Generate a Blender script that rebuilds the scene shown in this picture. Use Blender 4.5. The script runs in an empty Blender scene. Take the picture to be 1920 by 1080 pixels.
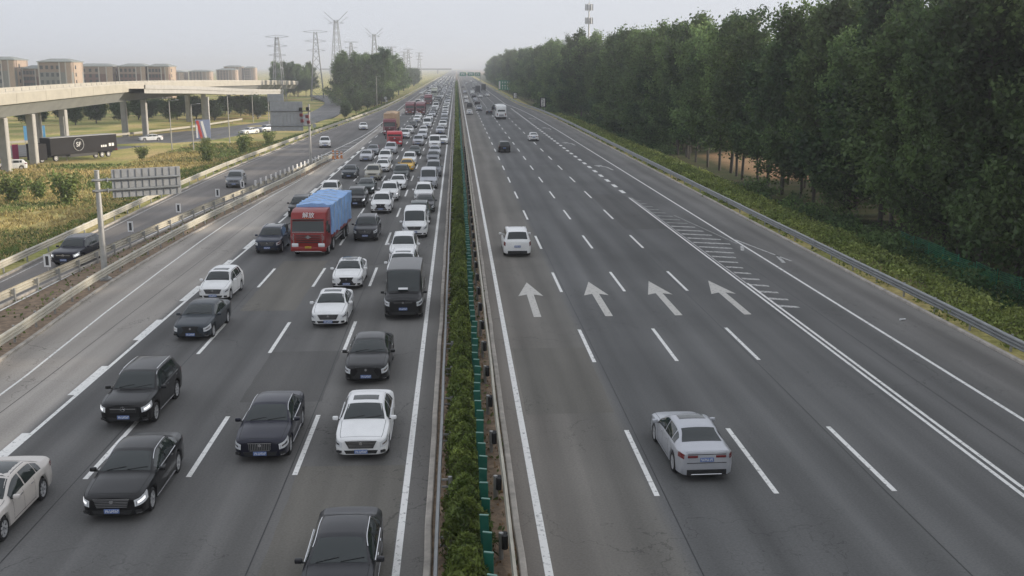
import bpy, bmesh, math, random
import numpy as np
from mathutils import Vector, Matrix, noise

random.seed(7)
RS = np.random.RandomState(11)
SC = bpy.context.scene
COL = SC.collection
PI = math.pi
R = math.radians

# ------------------------------------------------------------------ camera, sky, sun, exposure
cam_data = bpy.data.cameras.new('camera')
cam = bpy.data.objects.new('camera', cam_data)
COL.objects.link(cam)
cam.location = (0, 0, 12.95)
cam.rotation_euler = (R(90 - 11.91), 0, R(-2.983))
cam_data.sensor_width = 36.0
cam_data.lens = 36.0 * 1962.0 / 1920.0
cam_data.clip_start = 0.5
cam_data.clip_end = 20000
SC.camera = cam

SUN_EL, SUN_AZ = R(15.0), R(86.0)          # azimuth clockwise from the road direction (+Y)
world = bpy.data.worlds.new('World')
SC.world = world
world.use_nodes = True
wn, wl = world.node_tree.nodes, world.node_tree.links
wn.clear()
w_out = wn.new('ShaderNodeOutputWorld')
w_bg = wn.new('ShaderNodeBackground')
w_sky = wn.new('ShaderNodeTexSky')
w_sky.sky_type = 'NISHITA'
w_sky.sun_disc = False
w_sky.sun_elevation = SUN_EL
w_sky.sun_rotation = SUN_AZ
w_sky.air_density = 1.0
w_sky.dust_density = 4.0
w_sky.ozone_density = 1.5
w_hs = wn.new('ShaderNodeHueSaturation')
w_hs.inputs['Saturation'].default_value = 0.30
w_mix = wn.new('ShaderNodeMix'); w_mix.data_type = 'RGBA'; w_mix.blend_type = 'MIX'
w_mix.inputs['Factor'].default_value = 0.70   # thin even cloud veil over the clear sky
w_mix.inputs['B'].default_value = (7.75, 8.15, 8.95, 1)
wl.new(w_sky.outputs[0], w_hs.inputs['Color'])
wl.new(w_hs.outputs[0], w_mix.inputs['A'])
wl.new(w_mix.outputs['Result'], w_bg.inputs['Color'])
w_bg.inputs['Strength'].default_value = 0.12
wl.new(w_bg.outputs[0], w_out.inputs['Surface'])

sun_d = bpy.data.lights.new('sun', 'SUN')
sun_d.energy = 5.0
sun_d.angle = R(1.5)
sun_d.color = (1.0, 0.88, 0.72)
sun = bpy.data.objects.new('sun', sun_d)
COL.objects.link(sun)
sd = Vector((math.sin(SUN_AZ) * math.cos(SUN_EL), math.cos(SUN_AZ) * math.cos(SUN_EL), math.sin(SUN_EL)))
sun.rotation_euler = sd.to_track_quat('Z', 'Y').to_euler()
sun.location = (60, 20, 60)

SC.view_settings.view_transform = 'Standard'
SC.view_settings.look = 'None'
SC.view_settings.exposure = 0.0
SC.view_settings.gamma = 1.0
SC.view_settings.use_curve_mapping = False
SC.render.engine = 'CYCLES'
SC.cycles.use_denoising = True
SC.cycles.max_bounces = 6
SC.cycles.diffuse_bounces = 3
SC.cycles.glossy_bounces = 3
SC.cycles.transmission_bounces = 4
SC.cycles.volume_bounces = 0
SC.cycles.caustics_reflective = False
SC.cycles.caustics_refractive = False
SC.cycles.sample_clamp_indirect = 6

# ------------------------------------------------------------------ helpers
def tag(o, label=None, cat=None, group=None, kind=None):
    if label: o['label'] = label
    if cat: o['category'] = cat
    if group: o['group'] = group
    if kind: o['kind'] = kind
    return o

def empty(name, loc=(0, 0, 0), rz=0.0, parent=None):
    o = bpy.data.objects.new(name, None)
    o.empty_display_size = 0.3
    COL.objects.link(o)
    o.location = loc
    o.rotation_euler = (0, 0, rz)
    o.parent = parent
    return o

def link(name, me, parent=None, loc=(0, 0, 0), rot=(0, 0, 0), scale=(1, 1, 1), paint=None):
    o = bpy.data.objects.new(name, me)
    COL.objects.link(o)
    o.location, o.rotation_euler, o.scale = loc, rot, scale
    o.parent = parent
    if paint is not None:
        s = o.material_slots[0]
        s.link = 'OBJECT'
        s.material = paint
    return o

def np_mesh(name, verts, faces, mats, smooth=False, fmat=None, sharp=None):
    """verts (N,3) array, faces (M,k) array (all the same k)"""
    v = np.ascontiguousarray(verts, dtype=np.float32)
    f = np.ascontiguousarray(faces, dtype=np.int32)
    me = bpy.data.meshes.new(name)
    k = f.shape[1]
    me.vertices.add(len(v)); me.vertices.foreach_set('co', v.ravel())
    me.loops.add(f.size); me.loops.foreach_set('vertex_index', f.ravel())
    me.polygons.add(len(f))
    me.polygons.foreach_set('loop_start', np.arange(0, f.size, k, dtype=np.int32))
    me.polygons.foreach_set('loop_total', np.full(len(f), k, dtype=np.int32))
    if fmat is not None: me.polygons.foreach_set('material_index', np.asarray(fmat, dtype=np.int32))
    me.update(calc_edges=True)
    me.validate()
    for m in (mats if isinstance(mats, (list, tuple)) else [mats]): me.materials.append(m)
    if smooth:
        me.polygons.foreach_set('use_smooth', np.ones(len(me.polygons), dtype=bool))
        if sharp: me.set_sharp_from_angle(angle=R(sharp))
    return me

class MB:
    """collects boxes, tubes, prisms; mesh() turns them into ONE mesh"""
    def __init__(s): s.v, s.f, s.m = [], [], []
    def add(s, vs, fs, m=0):
        b = len(s.v); s.v += [tuple(p) for p in vs]
        s.f += [tuple(i + b for i in q) for q in fs]; s.m += [m] * len(fs)
        return s
    def box(s, c, d, m=0, rz=0.0, rot=None, taper=1.0):
        x, y, z = d[0] / 2, d[1] / 2, d[2] / 2
        vs = [Vector((sx * x * (taper if sz > 0 else 1), sy * y * (taper if sz > 0 else 1), sz * z)) for sz in (-1, 1) for sx, sy in ((-1, -1), (1, -1), (1, 1), (-1, 1))]
        M = rot if rot is not None else Matrix.Rotation(rz, 3, 'Z')
        vs = [M @ p + Vector(c) for p in vs]
        return s.add(vs, [(3, 2, 1, 0), (4, 5, 6, 7), (0, 1, 5, 4), (1, 2, 6, 5), (2, 3, 7, 6), (3, 0, 4, 7)], m)
    def bbox(s, c, d, b=0.03, m=0, seg=2):
        bm = bmesh.new()
        bmesh.ops.create_cube(bm, size=1.0)
        bmesh.ops.scale(bm, vec=Vector(d), verts=bm.verts)
        bmesh.ops.bevel(bm, geom=bm.edges[:] , offset=b, segments=seg, affect='EDGES', profile=0.5)
        bm.verts.index_update()
        s.add([p.co + Vector(c) for p in bm.verts], [[q.index for q in fc.verts] for fc in bm.faces], m)
        bm.free(); return s
    def bar(s, a, b, w, h=None, m=0):
        a, b = Vector(a), Vector(b); h = h or w
        d = b - a
        M = d.to_track_quat('Z', 'Y').to_matrix()
        return s.box((a + b) / 2, (w, h, d.length), m, rot=M)
    def tube(s, a, b, r, r2=None, n=10, m=0, caps=True):
        a, b = Vector(a), Vector(b); r2 = r if r2 is None else r2
        M = (b - a).to_track_quat('Z', 'Y').to_matrix()
        vs = []
        for p, rr in ((a, r), (b, r2)):
            for i in range(n):
                t = 2 * PI * i / n
                vs.append(p + M @ Vector((rr * math.cos(t), rr * math.sin(t), 0)))
        fs = [(i, (i + 1) % n, n + (i + 1) % n, n + i) for i in range(n)]
        if caps: fs += [tuple(range(n - 1, -1, -1)), tuple(range(n, 2 * n))]
        return s.add(vs, fs, m)
    def prism(s, pts, axis, a, b, m=0):
        """pts 2-D polygon extruded along an axis from a to b; axis x: pts=(y,z), y: (x,z), z: (x,y)"""
        n = len(pts)
        def P(p, t): return {'x': (t, p[0], p[1]), 'y': (p[0], t, p[1]), 'z': (p[0], p[1], t)}[axis]
        vs = [P(p, a) for p in pts] + [P(p, b) for p in pts]
        fs = [(i, (i + 1) % n, n + (i + 1) % n, n + i) for i in range(n)] + [tuple(range(n - 1, -1, -1)), tuple(range(n, 2 * n))]
        return s.add(vs, fs, m)
    def mesh(s, name, mats, smooth=False, sharp=40):
        me = bpy.data.meshes.new(name)
        me.from_pydata(s.v, [], s.f)
        for m in (mats if isinstance(mats, (list, tuple)) else [mats]): me.materials.append(m)
        me.polygons.foreach_set('material_index', s.m)
        bm = bmesh.new(); bm.from_mesh(me)
        bmesh.ops.recalc_face_normals(bm, faces=bm.faces)
        bm.to_mesh(me); bm.free()
        if smooth:
            me.polygons.foreach_set('use_smooth', np.ones(len(me.polygons), dtype=bool))
            me.set_sharp_from_angle(angle=R(sharp))
        me.update()
        return me
    def obj(s, name, mats, parent=None, loc=(0, 0, 0), rz=0, smooth=False, sharp=40):
        return link(name, s.mesh(name, mats, smooth, sharp), parent, loc, (0, 0, rz))

def pchip(xk, yk, x):
    xk, yk, x = np.asarray(xk, float), np.asarray(yk, float), np.asarray(x, float)
    h = np.diff(xk); d = np.diff(yk) / h
    m = np.zeros_like(xk)
    for i in range(1, len(xk) - 1):
        if d[i - 1] * d[i] > 0:
            w1, w2 = 2 * h[i] + h[i - 1], h[i] + 2 * h[i - 1]
            m[i] = (w1 + w2) / (w1 / d[i - 1] + w2 / d[i])
    m[0], m[-1] = d[0], d[-1]
    i = np.clip(np.searchsorted(xk, x, side='right') - 1, 0, len(h) - 1)
    t = (x - xk[i]) / h[i]
    return ((2 * t**3 - 3 * t**2 + 1) * yk[i] + (t**3 - 2 * t**2 + t) * h[i] * m[i] + (-2 * t**3 + 3 * t**2) * yk[i + 1] + (t**3 - t**2) * h[i] * m[i + 1])

# ------------------------------------------------------------------ materials
MATS = {}
def nodes_of(m): return m.node_tree.nodes, m.node_tree.links

def mat(name, col, rough=0.6, metal=0.0, var=0.0, scale=3.0, bump=0.0, bscale=40.0, coat=0.0, spec=0.5, coord='Object', rnd=0.0, emit=None, col2=None):
    if name in MATS: return MATS[name]
    m = bpy.data.materials.new(name); m.use_nodes = True
    n, l = nodes_of(m)
    b = n['Principled BSDF']
    c = (col[0], col[1], col[2], 1)
    b.inputs['Base Color'].default_value = c
    b.inputs['Roughness'].default_value = rough
    b.inputs['Metallic'].default_value = metal
    b.inputs['Specular IOR Level'].default_value = spec
    if coat:
        b.inputs['Coat Weight'].default_value = coat
        b.inputs['Coat Roughness'].default_value = 0.06
    if emit:
        b.inputs['Emission Color'].default_value = (emit[0], emit[1], emit[2], 1); b.inputs['Emission Strength'].default_value = emit[3]
    if var or bump or rnd:
        tc = n.new('ShaderNodeTexCoord')
        src = tc.outputs[coord]
    if var:
        nz = n.new('ShaderNodeTexNoise'); nz.inputs['Scale'].default_value = scale; nz.inputs['Detail'].default_value = 6; nz.inputs['Roughness'].default_value = 0.65
        l.new(src, nz.inputs['Vector'])
        mx = n.new('ShaderNodeMix'); mx.data_type = 'RGBA'
        d = col2 or tuple(max(0.0, k * (1 - var)) for k in col)
        mx.inputs['A'].default_value = (d[0], d[1], d[2], 1)
        if col2: mx.inputs['B'].default_value = c
        else: mx.inputs['B'].default_value = tuple(min(1, k * (1 + var)) for k in col) + (1,)
        rp = n.new('ShaderNodeMapRange'); rp.inputs['From Min'].default_value = 0.3; rp.inputs['From Max'].default_value = 0.7
        l.new(nz.outputs['Fac'], rp.inputs['Value']); l.new(rp.outputs[0], mx.inputs['Factor'])
        out = mx.outputs['Result']
    else: out = None
    if rnd:
        oi = n.new('ShaderNodeObjectInfo'); hs = n.new('ShaderNodeHueSaturation')
        mr = n.new('ShaderNodeMapRange'); mr.inputs['To Min'].default_value = 1 - rnd; mr.inputs['To Max'].default_value = 1 + rnd
        l.new(oi.outputs['Random'], mr.inputs['Value']); l.new(mr.outputs[0], hs.inputs['Value'])
        if out: l.new(out, hs.inputs['Color'])
        else: hs.inputs['Color'].default_value = c
        out = hs.outputs[0]
    if out: l.new(out, b.inputs['Base Color'])
    if bump:
        nb = n.new('ShaderNodeTexNoise'); nb.inputs['Scale'].default_value = bscale; nb.inputs['Detail'].default_value = 4
        l.new(src, nb.inputs['Vector'])
        bp = n.new('ShaderNodeBump'); bp.inputs['Strength'].default_value = bump; bp.inputs['Distance'].default_value = 0.02
        l.new(nb.outputs['Fac'], bp.inputs['Height']); l.new(bp.outputs[0], b.inputs['Normal'])
    MATS[name] = m
    return m

def leaf_mat(name, c1, c2, trans=0.3, scale=0.35, rnd=0.18):
    """foliage: hue drifts from clump to clump and from plant to plant; some light passes through"""
    m = bpy.data.materials.new(name); m.use_nodes = True
    n, l = nodes_of(m); n.remove(n['Principled BSDF'])
    geo = n.new('ShaderNodeNewGeometry'); oi = n.new('ShaderNodeObjectInfo')
    nz = n.new('ShaderNodeTexNoise'); nz.inputs['Scale'].default_value = scale; nz.inputs['Detail'].default_value = 3
    l.new(geo.outputs['Position'], nz.inputs['Vector'])
    mr0 = n.new('ShaderNodeMapRange'); mr0.inputs['From Min'].default_value = 0.32; mr0.inputs['From Max'].default_value = 0.68
    l.new(nz.outputs['Fac'], mr0.inputs['Value'])
    mx = n.new('ShaderNodeMix'); mx.data_type = 'RGBA'
    mx.inputs['A'].default_value = c1 + (1,); mx.inputs['B'].default_value = c2 + (1,)
    l.new(mr0.outputs[0], mx.inputs['Factor'])
    hs = n.new('ShaderNodeHueSaturation'); mr = n.new('ShaderNodeMapRange')
    mr.inputs['To Min'].default_value = 1 - rnd; mr.inputs['To Max'].default_value = 1 + rnd
    l.new(oi.outputs['Random'], mr.inputs['Value']); l.new(mr.outputs[0], hs.inputs['Value']); l.new(mx.outputs['Result'], hs.inputs['Color'])
    ri = n.new('ShaderNodeHueSaturation')          # every leaf a little different
    mr2 = n.new('ShaderNodeMapRange'); mr2.inputs['To Min'].default_value = 0.5; mr2.inputs['To Max'].default_value = 1.5
    l.new(geo.outputs['Random Per Island'], mr2.inputs['Value']); l.new(mr2.outputs[0], ri.inputs['Value']); l.new(hs.outputs[0], ri.inputs['Color'])
    d = n.new('ShaderNodeBsdfDiffuse'); t = n.new('ShaderNodeBsdfTranslucent'); g = n.new('ShaderNodeBsdfGlossy'); g.inputs['Roughness'].default_value = 0.45
    l.new(ri.outputs[0], d.inputs['Color']); l.new(ri.outputs[0], t.inputs['Color'])
    ms = n.new('ShaderNodeMixShader'); ms.inputs[0].default_value = trans
    l.new(d.outputs[0], ms.inputs[1]); l.new(t.outputs[0], ms.inputs[2])
    ms2 = n.new('ShaderNodeMixShader'); ms2.inputs[0].default_value = 0.02
    l.new(ms.outputs[0], ms2.inputs[1]); l.new(g.outputs[0], ms2.inputs[2])
    l.new(ms2.outputs[0], n['Material Output'].inputs['Surface'])
    MATS[name] = m
    return m

def asphalt(name, stops, crack=0.5, lane=None):
    """stops: [(X, (r,g,b)), ...] tone of each lane's own surfacing across the road; patches, wheel polish, cracks, aggregate"""
    m = bpy.data.materials.new(name); m.use_nodes = True
    n, l = nodes_of(m); b = n['Principled BSDF']
    tc = n.new('ShaderNodeTexCoord'); sep = n.new('ShaderNodeSeparateXYZ'); l.new(tc.outputs['Object'], sep.inputs[0])
    x0, x1 = stops[0][0], stops[-1][0]
    mr = n.new('ShaderNodeMapRange'); mr.inputs['From Min'].default_value = x0; mr.inputs['From Max'].default_value = x1
    wob = n.new('ShaderNodeTexNoise'); wob.inputs['Scale'].default_value = 0.15; l.new(tc.outputs['Object'], wob.inputs['Vector'])
    ad = n.new('ShaderNodeMath'); ad.operation = 'MULTIPLY_ADD'; ad.inputs[1].default_value = 0.25
    l.new(wob.outputs['Fac'], ad.inputs[0]); l.new(sep.outputs['X'], ad.inputs[2])
    l.new(ad.outputs[0], mr.inputs['Value'])
    cr = n.new('ShaderNodeValToRGB'); l.new(mr.outputs[0], cr.inputs[0])
    e = cr.color_ramp.elements
    e.remove(e[1])
    for i, (x, c) in enumerate(stops):
        p = (x - x0) / (x1 - x0)
        el = e[0] if i == 0 else e.new(p)
        el.position = p; el.color = c + (1,)
    # long streaks and stains along the driving direction
    mp = n.new('ShaderNodeMapping'); mp.inputs['Scale'].default_value = (0.9, 0.035, 1); l.new(tc.outputs['Object'], mp.inputs[0])
    st = n.new('ShaderNodeTexNoise'); st.inputs['Scale'].default_value = 1.0; st.inputs['Detail'].default_value = 5; l.new(mp.outputs[0], st.inputs['Vector'])
    pt = n.new('ShaderNodeTexNoise'); pt.inputs['Scale'].default_value = 0.09; pt.inputs['Detail'].default_value = 6; l.new(tc.outputs['Object'], pt.inputs['Vector'])
    ag = n.new('ShaderNodeTexNoise'); ag.inputs['Scale'].default_value = 14; ag.inputs['Detail'].default_value = 4; l.new(tc.outputs['Object'], ag.inputs['Vector'])
    def rng(src, lo, hi, a=0.3, z=0.7):
        q = n.new('ShaderNodeMapRange'); q.inputs['From Min'].default_value = a; q.inputs['From Max'].default_value = z
        q.inputs['To Min'].default_value = lo; q.inputs['To Max'].default_value = hi; l.new(src, q.inputs['Value']); return q.outputs[0]
    def mul(a, c):
        q = n.new('ShaderNodeMath'); q.operation = 'MULTIPLY'; l.new(a, q.inputs[0]); l.new(c, q.inputs[1]); return q.outputs[0]
    f = mul(mul(rng(st.outputs['Fac'], 0.80, 1.16), rng(pt.outputs['Fac'], 0.86, 1.13)), rng(ag.outputs['Fac'], 0.88, 1.12))
    if lane:      # tyre-polished tracks, two to a lane
        wx = n.new('ShaderNodeMath'); wx.operation = 'MULTIPLY_ADD'; wx.inputs[1].default_value = 4 * PI / lane[1]; wx.inputs[2].default_value = -4 * PI * lane[0] / lane[1]
        l.new(ad.outputs[0], wx.inputs[0]); cs = n.new('ShaderNodeMath'); cs.operation = 'COSINE'; l.new(wx.outputs[0], cs.inputs[0])
        wt = rng(cs.outputs[0], 0.90, 1.08, -1.0, 1.0)
        f = mul(f, wt)
    # hair cracks: voronoi edges showing only in some places
    vmap = n.new('ShaderNodeMapping'); vmap.inputs['Scale'].default_value = (0.16, 0.10, 1)
    vw = n.new('ShaderNodeTexNoise'); vw.inputs['Scale'].default_value = 0.7; vw.inputs['Detail'].default_value = 6; l.new(tc.outputs['Object'], vw.inputs['Vector'])
    va = n.new('ShaderNodeMix'); va.data_type = 'RGBA'; va.blend_type = 'LINEAR_LIGHT'; va.inputs['Factor'].default_value = 0.9
    l.new(tc.outputs['Object'], va.inputs['A']); l.new(vw.outputs['Color'], va.inputs['B'])
    l.new(va.outputs['Result'], vmap.inputs[0])
    vo = n.new('ShaderNodeTexVoronoi'); vo.feature = 'DISTANCE_TO_EDGE'; vo.inputs['Scale'].default_value = 1.0; l.new(vmap.outputs[0], vo.inputs['Vector'])
    lin = rng(vo.outputs['Distance'], 1 - 0.55 * crack, 1.0, 0.001, 0.006)
    msk = n.new('ShaderNodeTexNoise'); msk.inputs['Scale'].default_value = 0.05; l.new(tc.outputs['Object'], msk.inputs['Vector'])
    mk = rng(msk.outputs['Fac'], 1.0, 0.0, 0.46, 0.6)
    mxl = n.new('ShaderNodeMath'); mxl.operation = 'MAXIMUM'; l.new(lin, mxl.inputs[0]); l.new(mk, mxl.inputs[1])
    f = mul(f, mxl.outputs[0])
    vm = n.new('ShaderNodeVectorMath'); vm.operation = 'SCALE'; l.new(cr.outputs[0], vm.inputs[0]); l.new(f, vm.inputs['Scale'])
    l.new(vm.outputs[0], b.inputs['Base Color'])
    b.inputs['Roughness'].default_value = 0.82
    b.inputs['Specular IOR Level'].default_value = 0.22
    bp = n.new('ShaderNodeBump'); bp.inputs['Strength'].default_value = 0.35; bp.inputs['Distance'].default_value = 0.01
    l.new(ag.outputs['Fac'], bp.inputs['Height']); l.new(bp.outputs[0], b.inputs['Normal'])
    MATS[name] = m
    return m

def paint_mark(name, col, wear):
    """road paint worn through to the asphalt in flecks"""
    m = bpy.data.materials.new(name); m.use_nodes = True
    n, l = nodes_of(m); b = n['Principled BSDF']
    tc = n.new('ShaderNodeTexCoord')
    nz = n.new('ShaderNodeTexNoise'); nz.inputs['Scale'].default_value = 5; nz.inputs['Detail'].default_value = 8; nz.inputs['Roughness'].default_value = 0.75
    g = n.new('ShaderNodeNewGeometry'); l.new(g.outputs['Position'], nz.inputs['Vector'])
    cr = n.new('ShaderNodeValToRGB'); l.new(nz.outputs['Fac'], cr.inputs[0])
    cr.color_ramp.elements[0].position = wear - 0.06; cr.color_ramp.elements[0].color = (0.13, 0.127, 0.122, 1)
    cr.color_ramp.elements[1].position = wear + 0.06; cr.color_ramp.elements[1].color = col + (1,)
    l.new(cr.outputs[0], b.inputs['Base Color']); b.inputs['Roughness'].default_value = 0.7
    MATS[name] = m
    return m

M_WHITE_LINE = paint_mark('white road paint', (0.80, 0.79, 0.76), 0.40)
M_WORN_LINE = paint_mark('worn road paint', (0.58, 0.57, 0.55), 0.47)
M_FAINT_LINE = paint_mark('nearly gone road paint', (0.36, 0.355, 0.345), 0.50)
M_STEEL = mat('galvanised guardrail steel', (0.27, 0.28, 0.28), 0.45, 0.55, var=0.18, scale=1.3)
M_WSTEEL = mat('weathered cream guardrail', (0.52, 0.49, 0.41), 0.6, 0.2, var=0.2, scale=1.0)
M_POST = mat('post steel', (0.40, 0.40, 0.39), 0.5, 0.5, var=0.2, scale=2)
M_KERB = mat('pale kerb concrete', (0.42, 0.385, 0.34), 0.9, var=0.3, scale=1.5, bump=0.4)
M_SOIL = mat('dry soil with litter', (0.235, 0.17, 0.115), 0.95, var=0.5, scale=2.5, bump=0.8, bscale=12)
M_CONC = mat('bare concrete', (0.40, 0.39, 0.37), 0.85, var=0.15, scale=0.8)
M_CONCW = mat('cream painted concrete', (0.40, 0.375, 0.32), 0.8, var=0.12, scale=0.5)
M_SIGNBACK = mat('grey sign back aluminium', (0.38, 0.39, 0.40), 0.5, 0.4, var=0.15, scale=2)
M_BLACKRUB = mat('black rubber', (0.018, 0.018, 0.019), 0.75)
M_GREENPLATE = mat('green glare board plastic', (0.006, 0.085, 0.058), 0.45, var=0.2, scale=3, rnd=0.15)
M_DARKMETAL = mat('dark metal', (0.05, 0.05, 0.055), 0.5, 0.4)
M_BARK = mat('poplar bark', (0.075, 0.066, 0.056), 0.95, var=0.35, scale=3)
M_BRANCH = M_BARK
M_LEAF = leaf_mat('poplar leaves', (0.027, 0.066, 0.025), (0.17, 0.25, 0.085), 0.45, 0.085, 0.38)
M_LEAF2 = leaf_mat('dark far foliage', (0.040, 0.070, 0.030), (0.070, 0.115, 0.040), 0.3, 0.1)
M_HEDGE = leaf_mat('median juniper', (0.075, 0.115, 0.025), (0.22, 0.27, 0.065), 0.25, 1.5)
M_BUSH = leaf_mat('verge bushes', (0.14, 0.19, 0.05), (0.29, 0.33, 0.10), 0.3, 0.22)
M_GRASS = leaf_mat('dry grass tufts', (0.34, 0.29, 0.12), (0.50, 0.39, 0.18), 0.3, 0.10)
M_GRASSG = leaf_mat('green weeds', (0.10, 0.155, 0.045), (0.22, 0.25, 0.08), 0.3, 0.2)
# ------------------------------------------------------------------ terrain
RAMP_L = ([-60, 20, 65, 126, 189, 260, 335, 492, 4000], [-27.6, -28.0, -28.6, -29.6, -28.1, -25.4, -23.0, -22.0, -22.0])
RAIL_M = ([-60, 20, 47, 64, 80, 100, 125, 152], [-20.6, -20.8, -21.1, -21.75, -21.55, -20.5, -18.95, -17.8])     # guardrail between main road and ramp
RAMP_R = ([-60, 20, 57, 75, 95, 115, 150], [-26.0, -25.9, -25.25, -24.3, -23.0, -21.2, -18.35])                 # guardrail on the ramp's near side
KERB_R = ([-60, 30, 240, 300, 380, 420, 4000], [25.0, 25.0, 25.2, 24.6, 21.7, 21.4, 21.4])
def rampl(y): return float(pchip(*RAMP_L, y))
def kerbr(y): return float(pchip(*KERB_R, y))
def railm(y): return float(pchip(*RAIL_M, y))
def rampr(y): return float(pchip(*RAMP_R, y))

def tz(x, y):
    """height of the ground"""
    a, b = rampl(y) - 1.3, kerbr(y) + 1.5
    if x < a:
        t = min(1.0, (a - x) / 9.0); s = t * t * (3 - 2 * t)
        return -0.06 - 1.94 * s + (noise.noise((x * 0.06, y * 0.06, 0)) * 0.35 * s if y < 400 else 0)
    if x > b:
        t = min(1.0, (x - b) / 11.0); s = t * t * (3 - 2 * t)
        return -0.06 - 2.6 * s + (noise.noise((x * 0.08, y * 0.08, 3)) * 0.3 * s if y < 400 else 0)
    return -0.06

def make_ground():
    ys = list(np.arange(-60, 420, 6.0)) + list(np.geomspace(420, 9000, 34))
    offs_l = [-9000, -4000, -1500, -700, -400, -260, -180] + list(np.arange(-140, -12, 6.0)) + [-9, -7.5, -6, -4.5, -3, -1.5, 0]
    offs_r = [0, 1.8, 3.6, 5.4, 7.2, 9.0, 11.0] + list(np.arange(16, 60, 6.0)) + [75, 100, 140, 200, 320, 500, 900, 1800, 4000, 9000]
    rows = []
    for y in ys:
        a, b = rampl(y) - 1.3, kerbr(y) + 1.5
        rows.append([a + o for o in offs_l] + [a + (b - a) * k for k in (0.33, 0.66)] + [b + o for o in offs_r])
    nx = len(rows[0]); V = []
    for y, r in zip(ys, rows):
        for x in r: V.append((x, y, tz(x, y)))
    idx = np.arange(len(ys) * nx).reshape(len(ys), nx)
    F = np.stack([idx[:-1, :-1], idx[:-1, 1:], idx[1:, 1:], idx[1:, :-1]], -1).reshape(-1, 4)
    m = bpy.data.materials.new('open ground'); m.use_nodes = True
    n, l = nodes_of(m); b = n['Principled BSDF']; b.inputs['Roughness'].default_value = 0.95; b.inputs['Specular IOR Level'].default_value = 0.1
    tc = n.new('ShaderNodeTexCoord'); sep = n.new('ShaderNodeSeparateXYZ'); l.new(tc.outputs['Object'], sep.inputs[0])
    def nz(s, d=6):
        q = n.new('ShaderNodeTexNoise'); q.inputs['Scale'].default_value = s; q.inputs['Detail'].default_value = d; l.new(tc.outputs['Object'], q.inputs['Vector']); return q.outputs['Fac']
    def ramp(src, stops):
        q = n.new('ShaderNodeValToRGB'); l.new(src, q.inputs[0]); e = q.color_ramp.elements; e.remove(e[1])
        for i, (p, c) in enumerate(stops):
            el = e[0] if i == 0 else e.new(p); el.position = p; el.color = c + (1,)
        return q.outputs[0]
    grass = ramp(nz(0.07), [(0.30, (0.15, 0.21, 0.065)), (0.43, (0.31, 0.31, 0.10)), (0.54, (0.48, 0.41, 0.165)), (0.68, (0.52, 0.39, 0.185))])
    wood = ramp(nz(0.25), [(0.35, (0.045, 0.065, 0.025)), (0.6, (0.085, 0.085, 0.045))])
    field = ramp(nz(0.12), [(0.35, (0.33, 0.20, 0.12)), (0.65, (0.42, 0.29, 0.17))])
    def step(a, z):
        q = n.new('ShaderNodeMapRange'); q.inputs['From Min'].default_value = a; q.inputs['From Max'].default_value = z; l.new(sep.outputs['X'], q.inputs['Value']); return q.outputs[0]
    def mix(fac, A, B):
        q = n.new('ShaderNodeMix'); q.data_type = 'RGBA'; l.new(fac, q.inputs['Factor']); l.new(A, q.inputs['A']); l.new(B, q.inputs['B']); return q.outputs['Result']
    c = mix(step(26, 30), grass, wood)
    dy = n.new('ShaderNodeMath'); dy.operation = 'SUBTRACT'; dy.inputs[1].default_value = 168; l.new(sep.outputs['Y'], dy.inputs[0])
    ay = n.new('ShaderNodeMath'); ay.operation = 'ABSOLUTE'; l.new(dy.outputs[0], ay.inputs[0])
    wy = n.new('ShaderNodeMapRange'); wy.inputs['From Min'].default_value = 20; wy.inputs['From Max'].default_value = 34; wy.inputs['To Min'].default_value = 13; wy.inputs['To Max'].default_value = 0; l.new(ay.outputs[0], wy.inputs['Value'])
    xs = n.new('ShaderNodeMath'); xs.operation = 'ADD'; l.new(sep.outputs['X'], xs.inputs[0]); l.new(wy.outputs[0], xs.inputs[1])
    st = n.new('ShaderNodeMapRange'); st.inputs['From Min'].default_value = 55; st.inputs['From Max'].default_value = 59; l.new(xs.outputs[0], st.inputs['Value'])
    c = mix(st.outputs[0], c, field)       # bare tan field behind the wood, reaching in at a clearing
    fine = nz(3.0, 4)
    vm = n.new('ShaderNodeVectorMath'); vm.operation = 'SCALE'; l.new(c, vm.inputs[0])
    mr = n.new('ShaderNodeMapRange'); mr.inputs['From Min'].default_value = 0.25; mr.inputs['From Max'].default_value = 0.75; mr.inputs['To Min'].default_value = 0.6; mr.inputs['To Max'].default_value = 1.35
    l.new(fine, mr.inputs['Value']); l.new(mr.outputs[0], vm.inputs['Scale']); l.new(vm.outputs[0], b.inputs['Base Color'])
    bp = n.new('ShaderNodeBump'); bp.inputs['Strength'].default_value = 0.8; bp.inputs['Distance'].default_value = 0.15; l.new(fine, bp.inputs['Height']); l.new(bp.outputs[0], b.inputs['Normal'])
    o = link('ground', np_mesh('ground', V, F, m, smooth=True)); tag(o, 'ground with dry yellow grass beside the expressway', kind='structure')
    return o
make_ground()

def strip(name, left, right, y0, y1, z, m, step=6.0, parent=None):
    """a flat sheet between two edges given as functions of Y"""
    ys = [y for y in np.arange(y0, min(y1, 420), step)] + [y for y in np.arange(max(y0, 420), y1, 60.0)] + [y1]
    ys = sorted(set(round(float(y), 3) for y in ys))
    V = []
    for y in ys: V += [(left(y), y, z), (right(y), y, z)]
    i = np.arange(len(ys) - 1) * 2
    F = np.stack([i, i + 1, i + 3, i + 2], -1)
    return link(name, np_mesh(name, V, F, m), parent)

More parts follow.
